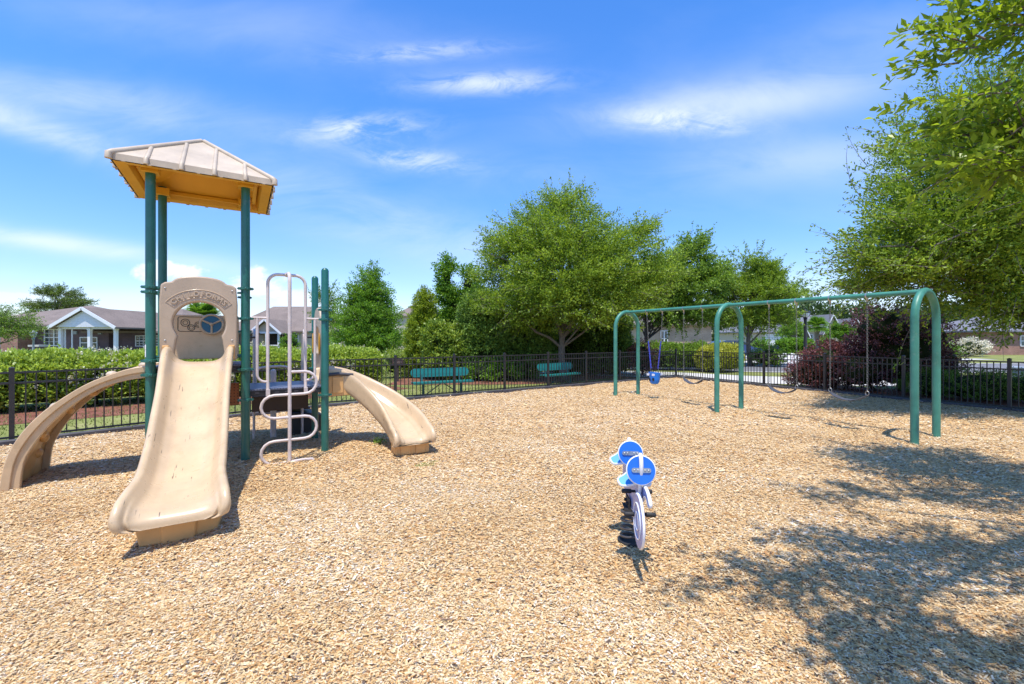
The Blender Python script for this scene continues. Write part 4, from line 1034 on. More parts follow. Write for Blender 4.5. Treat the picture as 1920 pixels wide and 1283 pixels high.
def hanger(t, x):
    mb = MB(); mb.lathe((x, 0, BZ-.055), [(.012, -.05), (.016, -.045), (.016, 0), (.022, .005), (.022, .02)], 10)
    mb.tube([(x-.02, 0, BZ), (x, 0, BZ)], .05, 18); mb.loop([(x+.014*math.cos(a*math.pi/5), 0, BZ-.12+.022*math.sin(a*math.pi/5)) for a in range(10)], .005, 5); mb.build('hanger', 'steel', t, 50)
def swing(px0, px1, label, bucket=False):
    x0, x1 = beam_t(px0), beam_t(px1)
    t = thing('bucket_swing' if bucket else 'belt_swing', BL, SANG, label, 'swing', 'swings hanging from the green frame')
    c = (x0+x1)/2
    for x in (x0, x1): hanger(t, x)
    if bucket:
        for x, sgn in ((x0, 1), (x1, -1)):
            mb = MB(); xe = c-sgn*.12; chain(mb, x, BZ-.13, 1.55, x1=x+(xe-x)*.35); chain(mb, x+(xe-x)*.9, .82, .70, x1=xe); ch = mb.build('chain', 'chain', t)
            mb = MB(); xa = x+(xe-x)*.35; pp_ = [(xa+(xe-xa)*k/24+.004*math.sin(k*2.2), .004*math.cos(k*1.9), 1.56-.74*k/24) for k in range(25)]
            mb.tube(pp_, [.014+.006*(k % 2) for k in range(25)], 10); mb.build('chain_sleeve', 'bluechain', ch, 60)
        # full bucket seat: rounded tub with two leg openings and thick rim
        mb = MB(); pf = [(.03, .40), (.09, .405), (.125, .45), (.142, .55), (.15, .66), (.162, .70), (.162, .715), (.135, .715), (.128, .66), (.115, .50), (.08, .44), (.02, .435)]
        vs = []; n = 28
        for (r, z) in pf:
            for k in range(n):
                a = 2*math.pi*k/n; cut = .0
                zz_ = z
                if z > .5: zz_ = z-.05*max(0, math.cos(a-math.pi/2))**2+.02*max(0, math.cos(a+math.pi/2))
                vs.append((c+r*1.05*math.cos(a), r*.9*math.sin(a), zz_))
        mb.add(vs, [(i*n+k, i*n+(k+1) % n, (i+1)*n+(k+1) % n, (i+1)*n+k) for i in range(len(pf)-1) for k in range(n)]+[tuple(range(n))[::-1], tuple(range((len(pf)-1)*n, len(pf)*n))])
        s_ = mb.build('seat', 'bucket', t, 60)
        mb = MB()
        for s in (-1, 1):
            mb.prism(rrect(-.04, .04, -.028, .028, .012), Matrix.Translation((c+s*.09, -.150, .66)) @ MXZ, .02); mb.prism(rrect(-.04, .04, -.028, .028, .012), Matrix.Translation((c+s*.09, .150, .66)) @ MXZ, .02)
        mb.build('seat_pad', 'white', s_)
        mb = MB()
        for s in (-1, 1): mb.ball((c+s*.06, -.118, .53), (.034, .012, .05), 12, 8)
        mb.build('leg_opening', 'rubber', s_, 60)
    else:
        for x in (x0, x1):
            mb = MB(); chain(mb, x, BZ-.13, .70); mb.build('chain', 'chain', t)
            mb = MB(); mb.loop([(x+.026*math.cos(a*math.pi/6), 0, .672+.04*math.sin(a*math.pi/6)) for a in range(12)], .006, 6); mb.build('shackle', 'steel', t, 60)
        mb = MB(); n = 18; vs = []
        for i in range(n+1):
            s = i/n; x = x0+(x1-x0)*s; sag = math.sin(s*math.pi)**.8; z = .635-.115*sag; w = .03+.042*min(1, math.sin(s*math.pi)*3)
            for (yy, zz_) in ((-w, 0), (-w*.9, .012), (w*.9, .012), (w, 0), (w*.9, -.008), (-w*.9, -.008)): vs.append((x, yy, z+zz_))
        m = 6; mb.add(vs, [(i*m+k, i*m+(k+1) % m, (i+1)*m+(k+1) % m, (i+1)*m+k) for i in range(n) for k in range(m)]+[tuple(range(m))[::-1], tuple(range(n*m, n*m+m))])
        mb.build('seat', 'belt', t, 50)
swing(1213, 1242, 'blue bucket toddler swing with violet sleeved chains at the far end of the frame', True)
swing(1282, 1317, 'belt swing hanging beside the blue bucket swing')
swing(1442, 1493.5, 'belt swing just right of the middle arched legs')
swing(1556.5, 1626, 'belt swing nearest the camera in front of the plum bushes')

# ------------------------------------------------------------------ spring rider
def rider():
    base = Vector((.965, 3.58, 0)); fwd = Vector((-.095, -1, 0)).normalized(); ang = math.atan2(fwd.y, fwd.x)
    t = thing('spring_rider', base, ang, 'blue spring rider shaped like a motorcycle with round discs and black coil spring', 'spring rider')
    # local x = forward (to camera), y = its left, z up ; side plates lie in x-z
    def side(poly, y, th, mat, name, parent=None, edge=True):
        mb = MB(); mb.prism(poly, Matrix.Translation((0, y, 0)) @ MXZ, th); o = mb.build(name, mat, parent or t, None, .002)
        return o
    def rim(poly, y, r, parent):
        mb = MB(); mb.loop([(x, y, z) for x, z in poly], r, 6); mb.build('edge_trim', 'white', parent, 60)
    sm = lambda P, k=5: [(p.x, p.y) for p in smooth_pts([(a, b, 0) for a, b in P], k, True)]
    # main body plate with tail, seat saddle and fork
    body = sm([(-.28, .40), (-.30, .50), (-.24, .60), (-.16, .56), (-.06, .50), (.06, .50), (.16, .56), (.26, .66), (.34, .72), (.38, .66), (.42, .52), (.50, .44), (.46, .36), (.34, .33), (.18, .31), (.02, .30), (-.14, .32)])
    b = side(body, 0, .022, 'lilac', 'body_panel'); rim(body, 0, .0115, b)
    wh_ = sm([(.535+.178*math.cos(2*math.pi*k/20), .375+.178*math.sin(2*math.pi*k/20)) for k in range(20)], 2)
    w1 = side(wh_, -.030, .020, 'lilac', 'front_wheel'); rim(wh_, -.030, .0085, w1)
    mb = MB()
    for r_ in (.12, .06): mb.loop([(.535+r_*math.cos(2*math.pi*k/24), -.042, .375+r_*math.sin(2*math.pi*k/24)) for k in range(24)], .005, 5); mb.loop([(.535+r_*math.cos(2*math.pi*k/24), -.019, .375+r_*math.sin(2*math.pi*k/24)) for k in range(24)], .005, 5)
    mb.build('wheel_groove', 'white', w1, 60)
    fin = sm([(.40, .52), (.44, .62), (.47, .72), (.46, .79), (.43, .81), (.41, .76), (.37, .68), (.33, .60), (.34, .53)])
    f1 = side(fin, .0, .026, 'lilac', 'front_fin'); rim(fin, 0, .0145, f1)
    fen = sm([(.34, .50), (.44, .58), (.55, .58), (.64, .53), (.60, .50), (.53, .535), (.46, .52), (.38, .46)])
    f2 = side(fen, .028, .022, 'lilac', 'mudguard'); rim(fen, .028, .012, f2)
    rear = sm([(-.06, .50), (-.03, .62), (-.01, .72), (-.02, .80), (-.05, .81), (-.08, .74), (-.12, .62), (-.13, .53)])
    f3 = side(rear, 0, .026, 'lilac', 'rear_fin'); rim(rear, 0, .0145, f3)
    def disc(x, z, r, mat='blue'):
        m = Matrix.Translation((x, 0, z)) @ Matrix.Rotation(R(-12), 4, 'Y') @ Matrix(((0, 0, 1, 0), (1, 0, 0, 0), (0, 1, 0, 0), (0, 0, 0, 1)))
        mb = MB(); mb.prism([(r*math.cos(2*math.pi*k/36), r*math.sin(2*math.pi*k/36)) for k in range(36)], m, .018); o = mb.build('round_shield', mat, t, 40)
        mb = MB(); mb.loop([m @ Vector((r*math.cos(2*math.pi*k/36), r*math.sin(2*math.pi*k/36), 0)) for k in range(36)], .0075, 8); mb.build('edge_trim', 'white', o, 60)
        mb = MB(); mb.prism([(p[0], p[1]) for p in rrect(-.068, .068, -.016, .016, .015)], m @ Matrix.Translation((0, 0, .014)), .008)
        for s in (-.05, -.025, .025, .05): q = m @ Vector((s, 0, .02)); mb.ball(q, .008, 8, 6)
        mb.build('handle_plate', 'steel', o, 40)
        mb = MB()
        q0 = m @ Vector((0, 0, 0))
        for s in (-1, 1):
            a = m @ Vector((s*.02, -.06, -.02)); b_ = a+Vector((-.10, s*.0, -.01)); 
    disc(.455, .705, .098); disc(.03, .715, .094)
    # wing shaped plates, one in front of each rider, lying across the body and sloping to the camera
    def wing(x, z):
        P = smooth_pts([(0, 0, 0), (.02, .05, 0), (.03, .10, 0), (.025, .135, 0), (-.02, .15, 0), (-.05, .11, 0), (-.09, .06, 0), (-.12, 0, 0), (-.09, .05-.08, 0), (-.05, -.05, 0), (-.02, -.075, 0), (.02, -.07, 0), (.02, -.035, 0)], 4, True); P = [Vector((p.x, -p.y, 0)) for p in P][::-1]
        m = Matrix.Translation((x, 0, z)) @ Matrix.Rotation(R(38), 4, 'Y')
        mb = MB(); mb.prism([(p.x, p.y) for p in P], m, .018); o = mb.build('wing_plate', 'sky', t)
        mb = MB(); mb.loop([m @ Vector((p.x, p.y, 0)) for p in P], .0105, 6); mb.build('edge_trim', 'white', o, 60)
    wing(.40, .60); wing(-.03, .635)
    mb = MB(); mb.prism(rrect(-.11, .05, -.075, .075, .04), Matrix.Translation((.12, 0, .515)), .022); mb.build('saddle', 'sky', t, None, .004)
    for (x, z) in ((.30, .50), (.42, .375)):
        mb = MB()
        for s in (-1, 1):
            mb.tube([(x, s*.012, z), (x, s*.04, z)], .010, 10); mb.tube([(x, s*.04, z), (x, s*.048, z), (x, s*.105, z), (x, s*.112, z)], [.013, .017, .017, .012], 12)
        mb.build('foot_peg' if z < .45 else 'hand_grip', 'rubber', t, 60)
    # spring assembly
    mb = MB(); turns = 4.0; n = 120; R0 = .074
    pts = []
    for k in range(n+1):
        s = k/n; a = 2*math.pi*turns*s; lean = .0+.06*s; pts.append((lean+R0*math.cos(a), R0*math.sin(a), -.01+.28*s))
    mb.tube(pts, .0120, 10); mb.build('coil_spring', 'spring', t, 60)
    mb = MB(); mb.box((.06, 0, .29), (.17, .12, .012)); mb.box((.06, -.026, .33), (.15, .012, .09)); mb.box((.06, .026, .33), (.15, .012, .09)); mb.tube([(.02, -.05, .335), (.02, .05, .335)], .012, 10); mb.tube([(.10, -.05, .335), (.10, .05, .335)], .012, 10)
    mb.lathe((0, 0, -.02), [(.10, 0), (.10, .025), (.05, .03)], 20); mb.build('mount_bracket', 'rubber', t, None, .002)
rider()

# ------------------------------------------------------------------ benches, small sign
def bench(loc, rz, label):
    t = thing('park_bench', loc, rz, label, 'bench', 'teal metal benches beyond the fence'); L = .9
    # local x along the bench, -y the front
    mb = MB(); P = rrect(-L, L, -.13, .13, .125, 8); mb.prism(P, Matrix.Translation((0, .20, .655)) @ Matrix.Rotation(R(-10), 4, 'X') @ MXZ, .02); mb.build('backrest', 'teal', t, None, .006)
    mb = MB(); mb.box((0, -.08, .405), (1.83, .28, .02)); mb.box((0, -.222, .385), (1.83, .016, .06)); mb.box((0, .062, .385), (1.83, .016, .06)); mb.build('seat', 'teal', t, None, .006)
    for s in (-1, 1):
        mb = MB(); x = s*.58; mb.beam((x, -.02, -.06), (x, -.02, .41), .06, .06); mb.beam((x, -.18, .385), (x, .14, .385), .06, .04); mb.beam((x, .12, .39), (x, .185, .60), .05, .03); mb.beam((x, -.2, -.03), (x, .2, -.03), .05, .03)
        mb.build('leg', 'tealdark', t)
    mb = MB(); mb.tube([(-.52, -.02, .02), (0, -.02, .37), (.52, -.02, .02)], .016, 8); mb.build('brace', 'tealdark', t)
bench((-2.08, 13.05, -.04), ANG+R(-6), 'teal metal bench in the sun on the grass beyond the fence')
bench((1.70, 15.7, -.04), ANG+R(8), 'teal metal bench half shaded beneath the big spreading tree')
t = thing('garden_sign', (W(746, 17), 17, 0), R(8), 'small brown sign on a short post beyond the fence', 'sign')
mb = MB(); mb.box((0, 0, .35), (.07, .07, .85)); mb.build('sign_post', 'barkdark', t)
mb = MB(); mb.prism(rrect(-.22, .22, .58, .82, .02), Matrix.Translation((0, -.05, 0)) @ MXZ, .03); sp_ = mb.build('sign_board', paint('sign_brown', (.06, .035, .03), .6), t, None, .004)
mb = MB()
for k in range(6): mb.loop([(-.13+k*.052+.018*math.cos(a*.785), -.068, .70+.03*math.sin(a*.785)) for a in range(8)], .004, 4)
mb.build('carved_mark', 'bricktan', sp_)

# ------------------------------------------------------------------ houses
def gable_roof(mb, x0, x1, y0, y1, ze, zr, axis='x', ov=.4, th=.14):
    """solid gable roof slab"""
    if axis == 'x':
        ym = (y0+y1)/2; k = (zr-ze)/(ym-y0); a = [(y0-ov, ze-ov*k), (ym, zr), (y1+ov, ze-ov*k), (y1+ov, ze-ov*k-th), (ym, zr-th), (y0-ov, ze-ov*k-th)]
        vs = [(x, y, z) for x in (x0-ov, x1+ov) for y, z in a]
    else:
        xm = (x0+x1)/2; k = (zr-ze)/(xm-x0); a = [(x0-ov, ze-ov*k), (xm, zr), (x1+ov, ze-ov*k), (x1+ov, ze-ov*k-th), (xm, zr-th), (x0-ov, ze-ov*k-th)]
        vs = [(x, y, z) for y in (y0-ov, y1+ov) for x, z in a]
    mb.add(vs, [(0, 1, 4, 5), (1, 2, 3, 4), (6, 7, 10, 11), (7, 8, 9, 10), (0, 1, 7, 6), (1, 2, 8, 7), (5, 4, 10, 11), (4, 3, 9, 10), (0, 5, 11, 6), (2, 3, 9, 8)])
def hip_roof(mb, x0, x1, y0, y1, ze, zr, ov=.45, hip=None, th=.16):
    x0 -= ov; x1 += ov; y0 -= ov; y1 += ov; hy = (y1-y0)/2; hip = hy if hip is None else hip; hip = min(hip, (x1-x0)/2-.01); ym = (y0+y1)/2
    vs = [(x0, y0, ze), (x1, y0, ze), (x1, y1, ze), (x0, y1, ze), (x0+hip, ym, zr), (x1-hip, ym, zr)]+[(x0, y0, ze-th), (x1, y0, ze-th), (x1, y1, ze-th), (x0, y1, ze-th)]
    mb.add(vs, [(0, 1, 5, 4), (2, 3, 4, 5), (3, 0, 4), (1, 2, 5), (0, 1, 7, 6), (1, 2, 8, 7), (2, 3, 9, 8), (3, 0, 6, 9), (6, 7, 8, 9)])
def window(t, x0, x1, z0, z1, y, cols=2, rows=2, sash=2):
    mb = MB(); f = .07; cx = (x0+x1)/2; cz = (z0+z1)/2
    mb.box((cx, y-.04, z0+f/2), (x1-x0, .08, f)); mb.box((cx, y-.04, z1-f/2), (x1-x0, .08, f)); mb.box((x0+f/2, y-.04, cz), (f, .076, z1-z0)); mb.box((x1-f/2, y-.04, cz), (f, .076, z1-z0))
    for s in range(1, sash): x = x0+(x1-x0)*s/sash; mb.box((x, y-.04, cz), (.09, .074, z1-z0-.02))
    n = cols*sash
    for i in range(1, n):
        if i % cols: x = x0+(x1-x0)*i/n; mb.box((x, y-.035, cz), (.03, .05, z1-z0-.02))
    for j in range(1, rows*2): z = z0+(z1-z0)*j/(rows*2); mb.box((cx, y-.035, z), (x1-x0-.02, .055 if j == rows else .048, .07 if j == rows else .03))
    o = mb.build('window', 'trim', t); m = MB(); m.box((cx, y-.012, cz), (x1-x0-.05, .02, z1-z0-.05)); m.build('pane', 'glass', o)
    return o
def mat_gable(mb, x0, x1, y, ze, zr, th=.12): xm = (x0+x1)/2; mb.prism([(x0, ze), (x1, ze), (xm, zr)], Matrix.Translation((0, y, 0)) @ MXZ, th)
def house_left():
    D = 36.0; X = lambda px: (px-960)/F*D; c = Vector((X(140), D, 0)); t = thing('brick_house', c, 0, 'dark brick house with white gabled porch beyond the flowering hedge', 'house')
    x = lambda px, d=D: (px-960)/F*d-c.x; y = lambda d: d-D; z = lambda py, d=D: EYE-(py-HZ)/F*d
    mb = MB(); mb.box(((x(-90)+x(204))/2, 5, 1.3), (x(204)-x(-90), 10, 2.7)); mb.build('wall', 'brickdark', t)
    mb = MB(); mb.box(((x(204)+x(330))/2, 5.5, 1.05), (x(330)-x(204), 10, 2.2)); mb.build('wall', 'brickdark', t)
    mb = MB(); mb.box(((x(-90)+x(64))/2, -.6, 1.25), (x(64)-x(-90), 1.2, 2.6)); mb.build('wall', 'brickred', t)
    mb = MB(); hip_roof(mb, x(-75), x(212), -.7, 10, 2.72, z(573, D+4.6), .45, 8.7); rf = mb.build('roof', 'shingle', t)
    mb = MB(); hip_roof(mb, x(170), x(335), .1, 10.4, 2.22, z(579, D+5), .45, 5.6); r2 = mb.build('roof', 'shingle', t)
    mb = MB(); px_, pz = x(242, D+2), 3.0; mb.lathe((px_, 2, pz-.4), [(.3, 0), (.16, .25), (.15, .6), (.26, .62), (.26, .75)], 12); mb.build('vent_pipe', 'steel', r2)
    # porch
    pd = -3.2; X0, X1 = x(108, D+pd), x(217, D+pd); ze, zr = 2.62, z(583, D+pd)
    mb = MB(); gable_roof(mb, X0, X1, pd-.1, 3.0, ze+.02, zr+.25, 'y', .3, .12); mb.build('porch_roof', 'shingle', t)
    mb = MB(); mat_gable(mb, X0, X1, pd-.12, ze-.15, zr+.05); mb.build('gable', 'siding', t)
    mb = MB(); k = (zr+.25-ze)/((X1-X0)/2)
    for s in (-1, 1):
        xm = (X0+X1)/2; a = (xm+s*((X1-X0)/2+.32), pd-.42, ze-.36*k*1.0+.0); b = (xm, pd-.42, zr+.17); mb.beam(a, b, .05, .22)
    mb.box(((X0+X1)/2, pd+.16, ze-.2), (X1-X0, .14, .2)); mb.build('gable_trim', 'trim', t)
    for px in (110, 165, 214):
        mb = MB(); xx = x(px, D+pd); mb.box((xx, pd+.15, 1.2), (.2, .2, 2.5)); mb.box((xx, pd+.15, .1), (.26, .26, .3)); mb.box((xx, pd+.15, 2.3), (.25, .25, .12)); mb.build('column', 'trim', t)
    mb = MB()
    for px in (116, 129): mb.box((x(px, D+pd), pd+.25, 1.2), (.06, .06, 2.4))
    mb.build('screen_frame', 'trim', t)
    mb = MB(); mb.box(((X0+X1)/2, pd/2, .02), (X1-X0+.4, -pd+.4, .14)); mb.build('porch_floor', 'concrete', t)
    window(t, x(84), x(121), z(649), z(617), -.0, 2, 2, 2); window(t, x(245), x(290), z(650), z(629), .5, 3, 2, 2); window(t, x(-30), x(33), z(651), z(628), -1.2, 3, 2, 3)
    window(t, x(151), x(184), z(654), z(632), 0, 1, 1, 2)
    mb = MB()
    for px in (143, 189): mb.box((x(px), -.06, z(624)), (.28, .12, .26))
    mb.build('wall_lamp', 'greybox', t)
    # low garden pillar and flowers on the terrace
    t2 = thing('brick_pillar', (W(73, 30), 30, 0), 0, 'short brick pillar topped with stone outside the dark brick house', 'pillar'); mb = MB(); mb.box((0, 0, .5), (.62, .6, 1.15)); mb.build('pillar_body', 'brickdark', t2); mb = MB(); mb.box((0, 0, 1.12), (.74, .72, .12)); mb.build('pillar_cap', 'concrete', t2)
house_left()
def lamp_post(loc, h, label, dark=True, s=1.0, grp=None):
    t = thing('street_lamp', loc, 0, label, 'street lamp'); m = 'fence' if dark else 'greybox'
    mb = MB(); mb.lathe((0, 0, -.05), [(.14*s, 0), (.14*s, .25), (.09*s, .35), (.075*s, .9), (.06*s, 1.0), (.055*s, h-.55), (.09*s, h-.52), (.06*s, h-.47), (.08*s, h-.42)], 14); mb.build('pole', m, t, 50)
    mb = MB(); mb.lathe((0, 0, h-.47), [(.07*s, 0), (.15*s, .10), (.17*s, .24), (.165*s, .27)], 12); mb.build('lantern_glass', 'white', t, 40)
    mb = MB()
    for k in range(6): a = k*math.pi/3; mb.tube([(.075*s*math.cos(a), .075*s*math.sin(a), h-.47), (.157*s*math.cos(a), .157*s*math.sin(a), h-.37), (.18*s*math.cos(a), .18*s*math.sin(a), h-.20)], .012, 5)
    mb.lathe((0, 0, h-.21), [(.20*s, 0), (.21*s, .03), (.14*s, .10), (.05*s, .15), (.03*s, .21), (.01*s, .23)], 14); mb.build('lantern_cap', m, t, 40)
lamp_post((W(1510, 26), 26, 0), 3.35, 'black street lamp rising behind the plum bushes', True, 1.5)
lamp_post((W(62.5, 27), 27, 0), 2.15, 'grey garden lamp in front of the red brick wall', False, .9)

def house_mid():
    D = 50.0; c = Vector((W(520, D), D, 0)); t = thing('tan_house', c, 0, 'tan house with brown gable porch seen through the climber bars', 'house')
    x = lambda px, d=D: (px-960)/F*d-c.x; z = lambda py, d=D: EYE-(py-HZ)/F*d
    mb = MB(); mb.box(((x(430)+x(606))/2, 5, 1.1), (x(606)-x(430), 10, 2.6)); mb.build('wall', 'sidingtan', t)
    mb = MB(); hip_roof(mb, x(424), x(620), 0, 10, 2.45, z(575, D+5), .5, 3.2); mb.build('roof', 'shingle', t)
    pd = -2.6; X0, X1 = x(474, D+pd), x(524, D+pd); ze, zr = 2.45, z(600, D+pd)
    mb = MB(); gable_roof(mb, X0, X1, pd, 3, ze, zr+.1, 'y', .35, .12); mb.build('porch_roof', 'shingle', t)
    mb = MB(); mat_gable(mb, X0, X1, pd+.2, ze-.12, zr-.1); mb.build('gable', 'sidingtan', t)
    mb = MB(); k = (zr+.1-ze)/((X1-X0)/2); xm = (X0+X1)/2
    for s in (-1, 1): mb.beam((xm+s*((X1-X0)/2+.36), pd-.38, ze-.42*k), (xm, pd-.38, zr+.03), .05, .2)
    mb.box((xm, pd+.1, ze-.22), (X1-X0, .12, .2)); mb.build('gable_trim', 'trim', t)
    for px in (475, 499, 522): mb = MB(); mb.box((x(px, D+pd), pd+.1, 1.1), (.2, .2, 2.4)); mb.build('column', 'trim', t)
    mb = MB(); mb.box((xm, pd+.1, .85), (X1-X0, .08, .12)); mb.build('porch_rail', 'trim', t)
    mb = MB(); mb.box((xm, -.02, 1.2), (X1-X0-.3, .08, 2.1)); mb.build('screen_panel', 'darkwall', t)
    window(t, x(530), x(560), z(645), z(626), 0, 1, 1, 2)
house_mid()
def simple_house(name, px0, px1, D, ze, zr, wall, roofm, label, gables=(), garage=None, windows=(), depth=9, axis='hip'):
    c = Vector((W((px0+px1)/2, D), D, 0)); t = thing(name, c, 0, label, 'house'); x = lambda px, d=D: (px-960)/F*d-c.x; z = lambda py, d=D: EYE-(py-HZ)/F*d
    mb = MB(); mb.box((0, depth/2, (ze-.05)/2), (x(px1)-x(px0), depth, ze+.05)); mb.build('wall', wall, t)
    mb = MB()
    if axis == 'hip': hip_roof(mb, x(px0), x(px1), 0, depth, ze, zr)
    else: gable_roof(mb, x(px0), x(px1), 0, depth, ze, zr, 'x')
    mb.build('roof', roofm, t)
    for (a, b, zp) in gables:
        X0, X1 = x(a), x(b); mb = MB(); gable_roof(mb, X0, X1, -1.0, depth/2, ze, zp, 'y', .35, .14); mb.build('roof', roofm, t)
        mb = MB(); mat_gable(mb, X0, X1, -.9, ze-.1, zp-.22, .12); mb.box(((X0+X1)/2, -.5, (ze-.05)/2), (X1-X0, .8, ze-.05)); mb.build('gable', wall, t)
        mb = MB(); k = (zp-ze)/((X1-X0)/2); xm = (X0+X1)/2
        for s in (-1, 1): mb.beam((xm+s*((X1-X0)/2+.36), -1.38, ze-.42*k), (xm, -1.38, zp-.07), .05, .11)
        mb.build('gable_trim', 'trim', t)
    if garage:
        X0, X1 = x(garage[0]), x(garage[1]); mb = MB(); mb.box(((X0+X1)/2, -.05, 1.12), (X1-X0, .1, 2.25)); o = mb.build('garage_door', 'trim', t)
        mb = MB()
        for k in range(1, 4): mb.box(((X0+X1)/2, -.103, k*.56), (X1-X0-.1, .01, .03))
        mb.build('door_groove', 'greybox', o)
    for (a, b, z0, z1) in windows: window(t, x(a), x(b), z0, z1, 0, 1, 1, 2)
    return t
simple_house('brick_house', 1224, 1334, 38, 2.9, 5.0, 'bricktan', 'shingle', 'tan brick house mostly hidden behind the trees left of the middle swing legs', windows=((1238, 1252, .9, 2.3),), garage=None)
simple_house('grey_roof_house', 1404, 1483, 62, 2.55, 4.6, 'sidingtan', 'shinglegrey', 'tan house with grey roof and white garage door left of the street lamp', gables=((1486, 1503, 3.9),), garage=(1434, 1477))
simple_house('grey_roof_house', 1500, 1612, 66, 2.9, 5.4, 'sidingtan', 'shinglegrey', 'tan house with steep grey gables behind the small palm', gables=((1536, 1566, 5.2), (1580, 1606, 4.6)), windows=((1512, 1524, .9, 2.2), (1570, 1578, .9, 2.2)))
simple_house('pale_blue_house', 1786, 1838, 60, 2.2, 3.3, 'sidingblue', 'shinglegrey', 'small pale blue house with white gable on the far right', gables=((1790, 1812, 3.1),), windows=((1795, 1806, .8, 1.9),))
simple_house('brick_house', 1852, 2010, 44, 2.4, 4.1, 'brickred', 'shinglegrey', 'long red brick house with grey roof at the right edge', windows=((1912, 1935, .8, 1.9),))
simple_house('brown_roof_house', 745, 815, 70, 5.2, 8.2, 'sidingtan', 'shingle', 'brown roofed house barely showing above the conical shrub')

# car, mailbox, utility box, pots
def car():
    D = 33.0; t = thing('parked_car', (W(1366, D), D, 0), R(4), 'dark blue car parked behind the trimmed hedge', 'car')
    prof = [(-2.2, .35), (-2.2, .78), (-2.05, .92), (-1.5, 1.0), (-.95, 1.38), (-.6, 1.46), (.5, 1.46), (.8, 1.38), (1.35, 1.0), (2.05, .86), (2.2, .7), (2.2, .35)]
    mb = MB(); vs = []; n = len(prof)
    for y, k in ((-.88, 0), (-.90, 0), (.90, 0), (.88, 0)):
        for (x, z) in prof: vs.append((x, y*(.8 if z > 1.1 else 1), z))
    mb.add(vs, [tuple(range(n))[::-1], tuple(range(3*n, 4*n))]+[(j*n+i, j*n+(i+1) % n, (j+1)*n+(i+1) % n, (j+1)*n+i) for j in range(3) for i in range(n)]); mb.build('body', 'carpaint', t, 30, .03)
    mb = MB()
    for s in (-1, 1): mb.prism([(-1.35, 1.03), (-.9, 1.36), (-.05, 1.4), (-.05, 1.03)], Matrix.Translation((0, s*.79, 0)) @ MXZ, .06); mb.prism([(.05, 1.03), (.05, 1.4), (.72, 1.36), (1.2, 1.03)], Matrix.Translation((0, s*.79, 0)) @ MXZ, .06)
    mb.build('window', 'glass', t)
    for x in (-1.35, 1.35):
        for s in (-1, 1):
            mb = MB(); mb.tube([(x, s*.72, .33), (x, s*.92, .33)], .33, 20); w_ = mb.build('wheel', 'rubber', t, 40); mb = MB(); mb.tube([(x, s*.90, .33), (x, s*.93, .33)], .2, 14); mb.build('rim', 'steel', w_)
    for s in (-1, 1): mb = MB(); mb.box((2.17, s*.62, .72), (.1, .3, .12)); mb.build('headlight', 'white', t)
car()
t = thing('mailbox', (W(1449, 27.5), 27.5, 0), 0, 'dark mailbox on a post at the far side of the road', 'mailbox'); mb = MB(); mb.box((0, 0, .45), (.1, .1, 1.0)); mb.build('mailbox_post', 'fence', t)
mb = MB(); P = [(-.11, 0), (.11, 0), (.11, .12)]+[(.11*math.cos(a*math.pi/8), .12+.11*math.sin(a*math.pi/8)) for a in range(1, 8)]+[(-.11, .12)]; mb.prism(P, Matrix.Translation((.08, 0, .95)) @ Matrix.Rotation(R(90), 4, 'Z') @ MXZ, .5); mb.build('mailbox_body', paint('navy_mailbox', (.03, .04, .08), .4), t)
t = thing('utility_box', (W(1915, 15), 15, 0), R(20), 'grey metal utility box beyond the fence at the right edge', 'utility box'); mb = MB(); mb.box((0, 0, .27), (.55, .5, .7)); mb.build('cabinet', 'greybox', t, None, .02)
mb = MB(); mb.box((0, -.02, .63), (.6, .56, .05)); mb.build('cabinet_lid', 'greybox', t, None, .01)

# ------------------------------------------------------------------ plants
# flowering hedge on the left
box_hedge('hedge', (-15.2, 7.6), (-5.1, 15.9), 1.35, 1.14, 'hedge', 'long clipped green hedge with cream flowers behind the left fence', 11, 330, 10, .085, .048, 900, tb=.68)
shrub('shrub', (W(740, 18.5), 18.5, 0), [(0, 0, .5, .65, .5, .6)], 220, 16, .14, .07, .04, 'hedge', 'low pale green bush behind the small brown sign', 21, cat='bush', flower=30)
# centre group
tree('spreading_tree', (2.1, 17.9, 0), 2.6, .16, [(-.2, 0, 4.4, 3.3, 2.9, 1.8), (-.4, 0, 5.9, 2.4, 2.0, 1.2), (2.0, 0, 5.3, 1.8, 1.5, 1.1), (.2, .2, 7.05, 1.1, 1.0, .85), (-2.2, .3, 4.4, 1.5, 1.5, 1.5), (2.6, 0, 3.7, 1.7, 1.6, 1.1), (-.2, -.9, 3.1, 2.6, 1.5, .9), (3.0, 0, 6.1, .8, .6, .35), (-2.5, 0, 5.8, .7, .6, .6), (-2.2, -.5, 2.8, 1.4, 1.2, .8), (1.6, -.8, 2.9, 1.7, 1.2, .8), (-.9, .2, 2.3, 1.2, 1.0, .5), (3.6, .3, 4.3, 1.3, 1.3, 1.1), (-.1, -1.6, 3.0, 2.0, .8, .7), (.8, -1.3, 4.2, 2.0, .8, 1.0)],
     3700, 54, .36, .10, .045, 'oak', 'tallest spreading green tree whose trunk stands behind the shaded bench', seed=3, shell=.25, gap=-.45, gs=1.15, nlimb=60, tb=.55, sprigs=420, sl=.75)
tree('conical_tree', (W(690, 27), 27, 0), 1.2, .14, [(0, 0, 1.7, 2.1, 2.0, 1.1), (0, 0, 3.0, 1.75, 1.7, 1.1), (0, 0, 4.2, 1.2, 1.2, .9), (0, 0, 5.2, .65, .65, .8)],
     1500, 46, .36, .12, .06, 'elm', 'bright green conical tree left of the tree group', seed=5, shell=.35, gap=-.55, nlimb=30, tb=.6, sprigs=160, sl=.6)
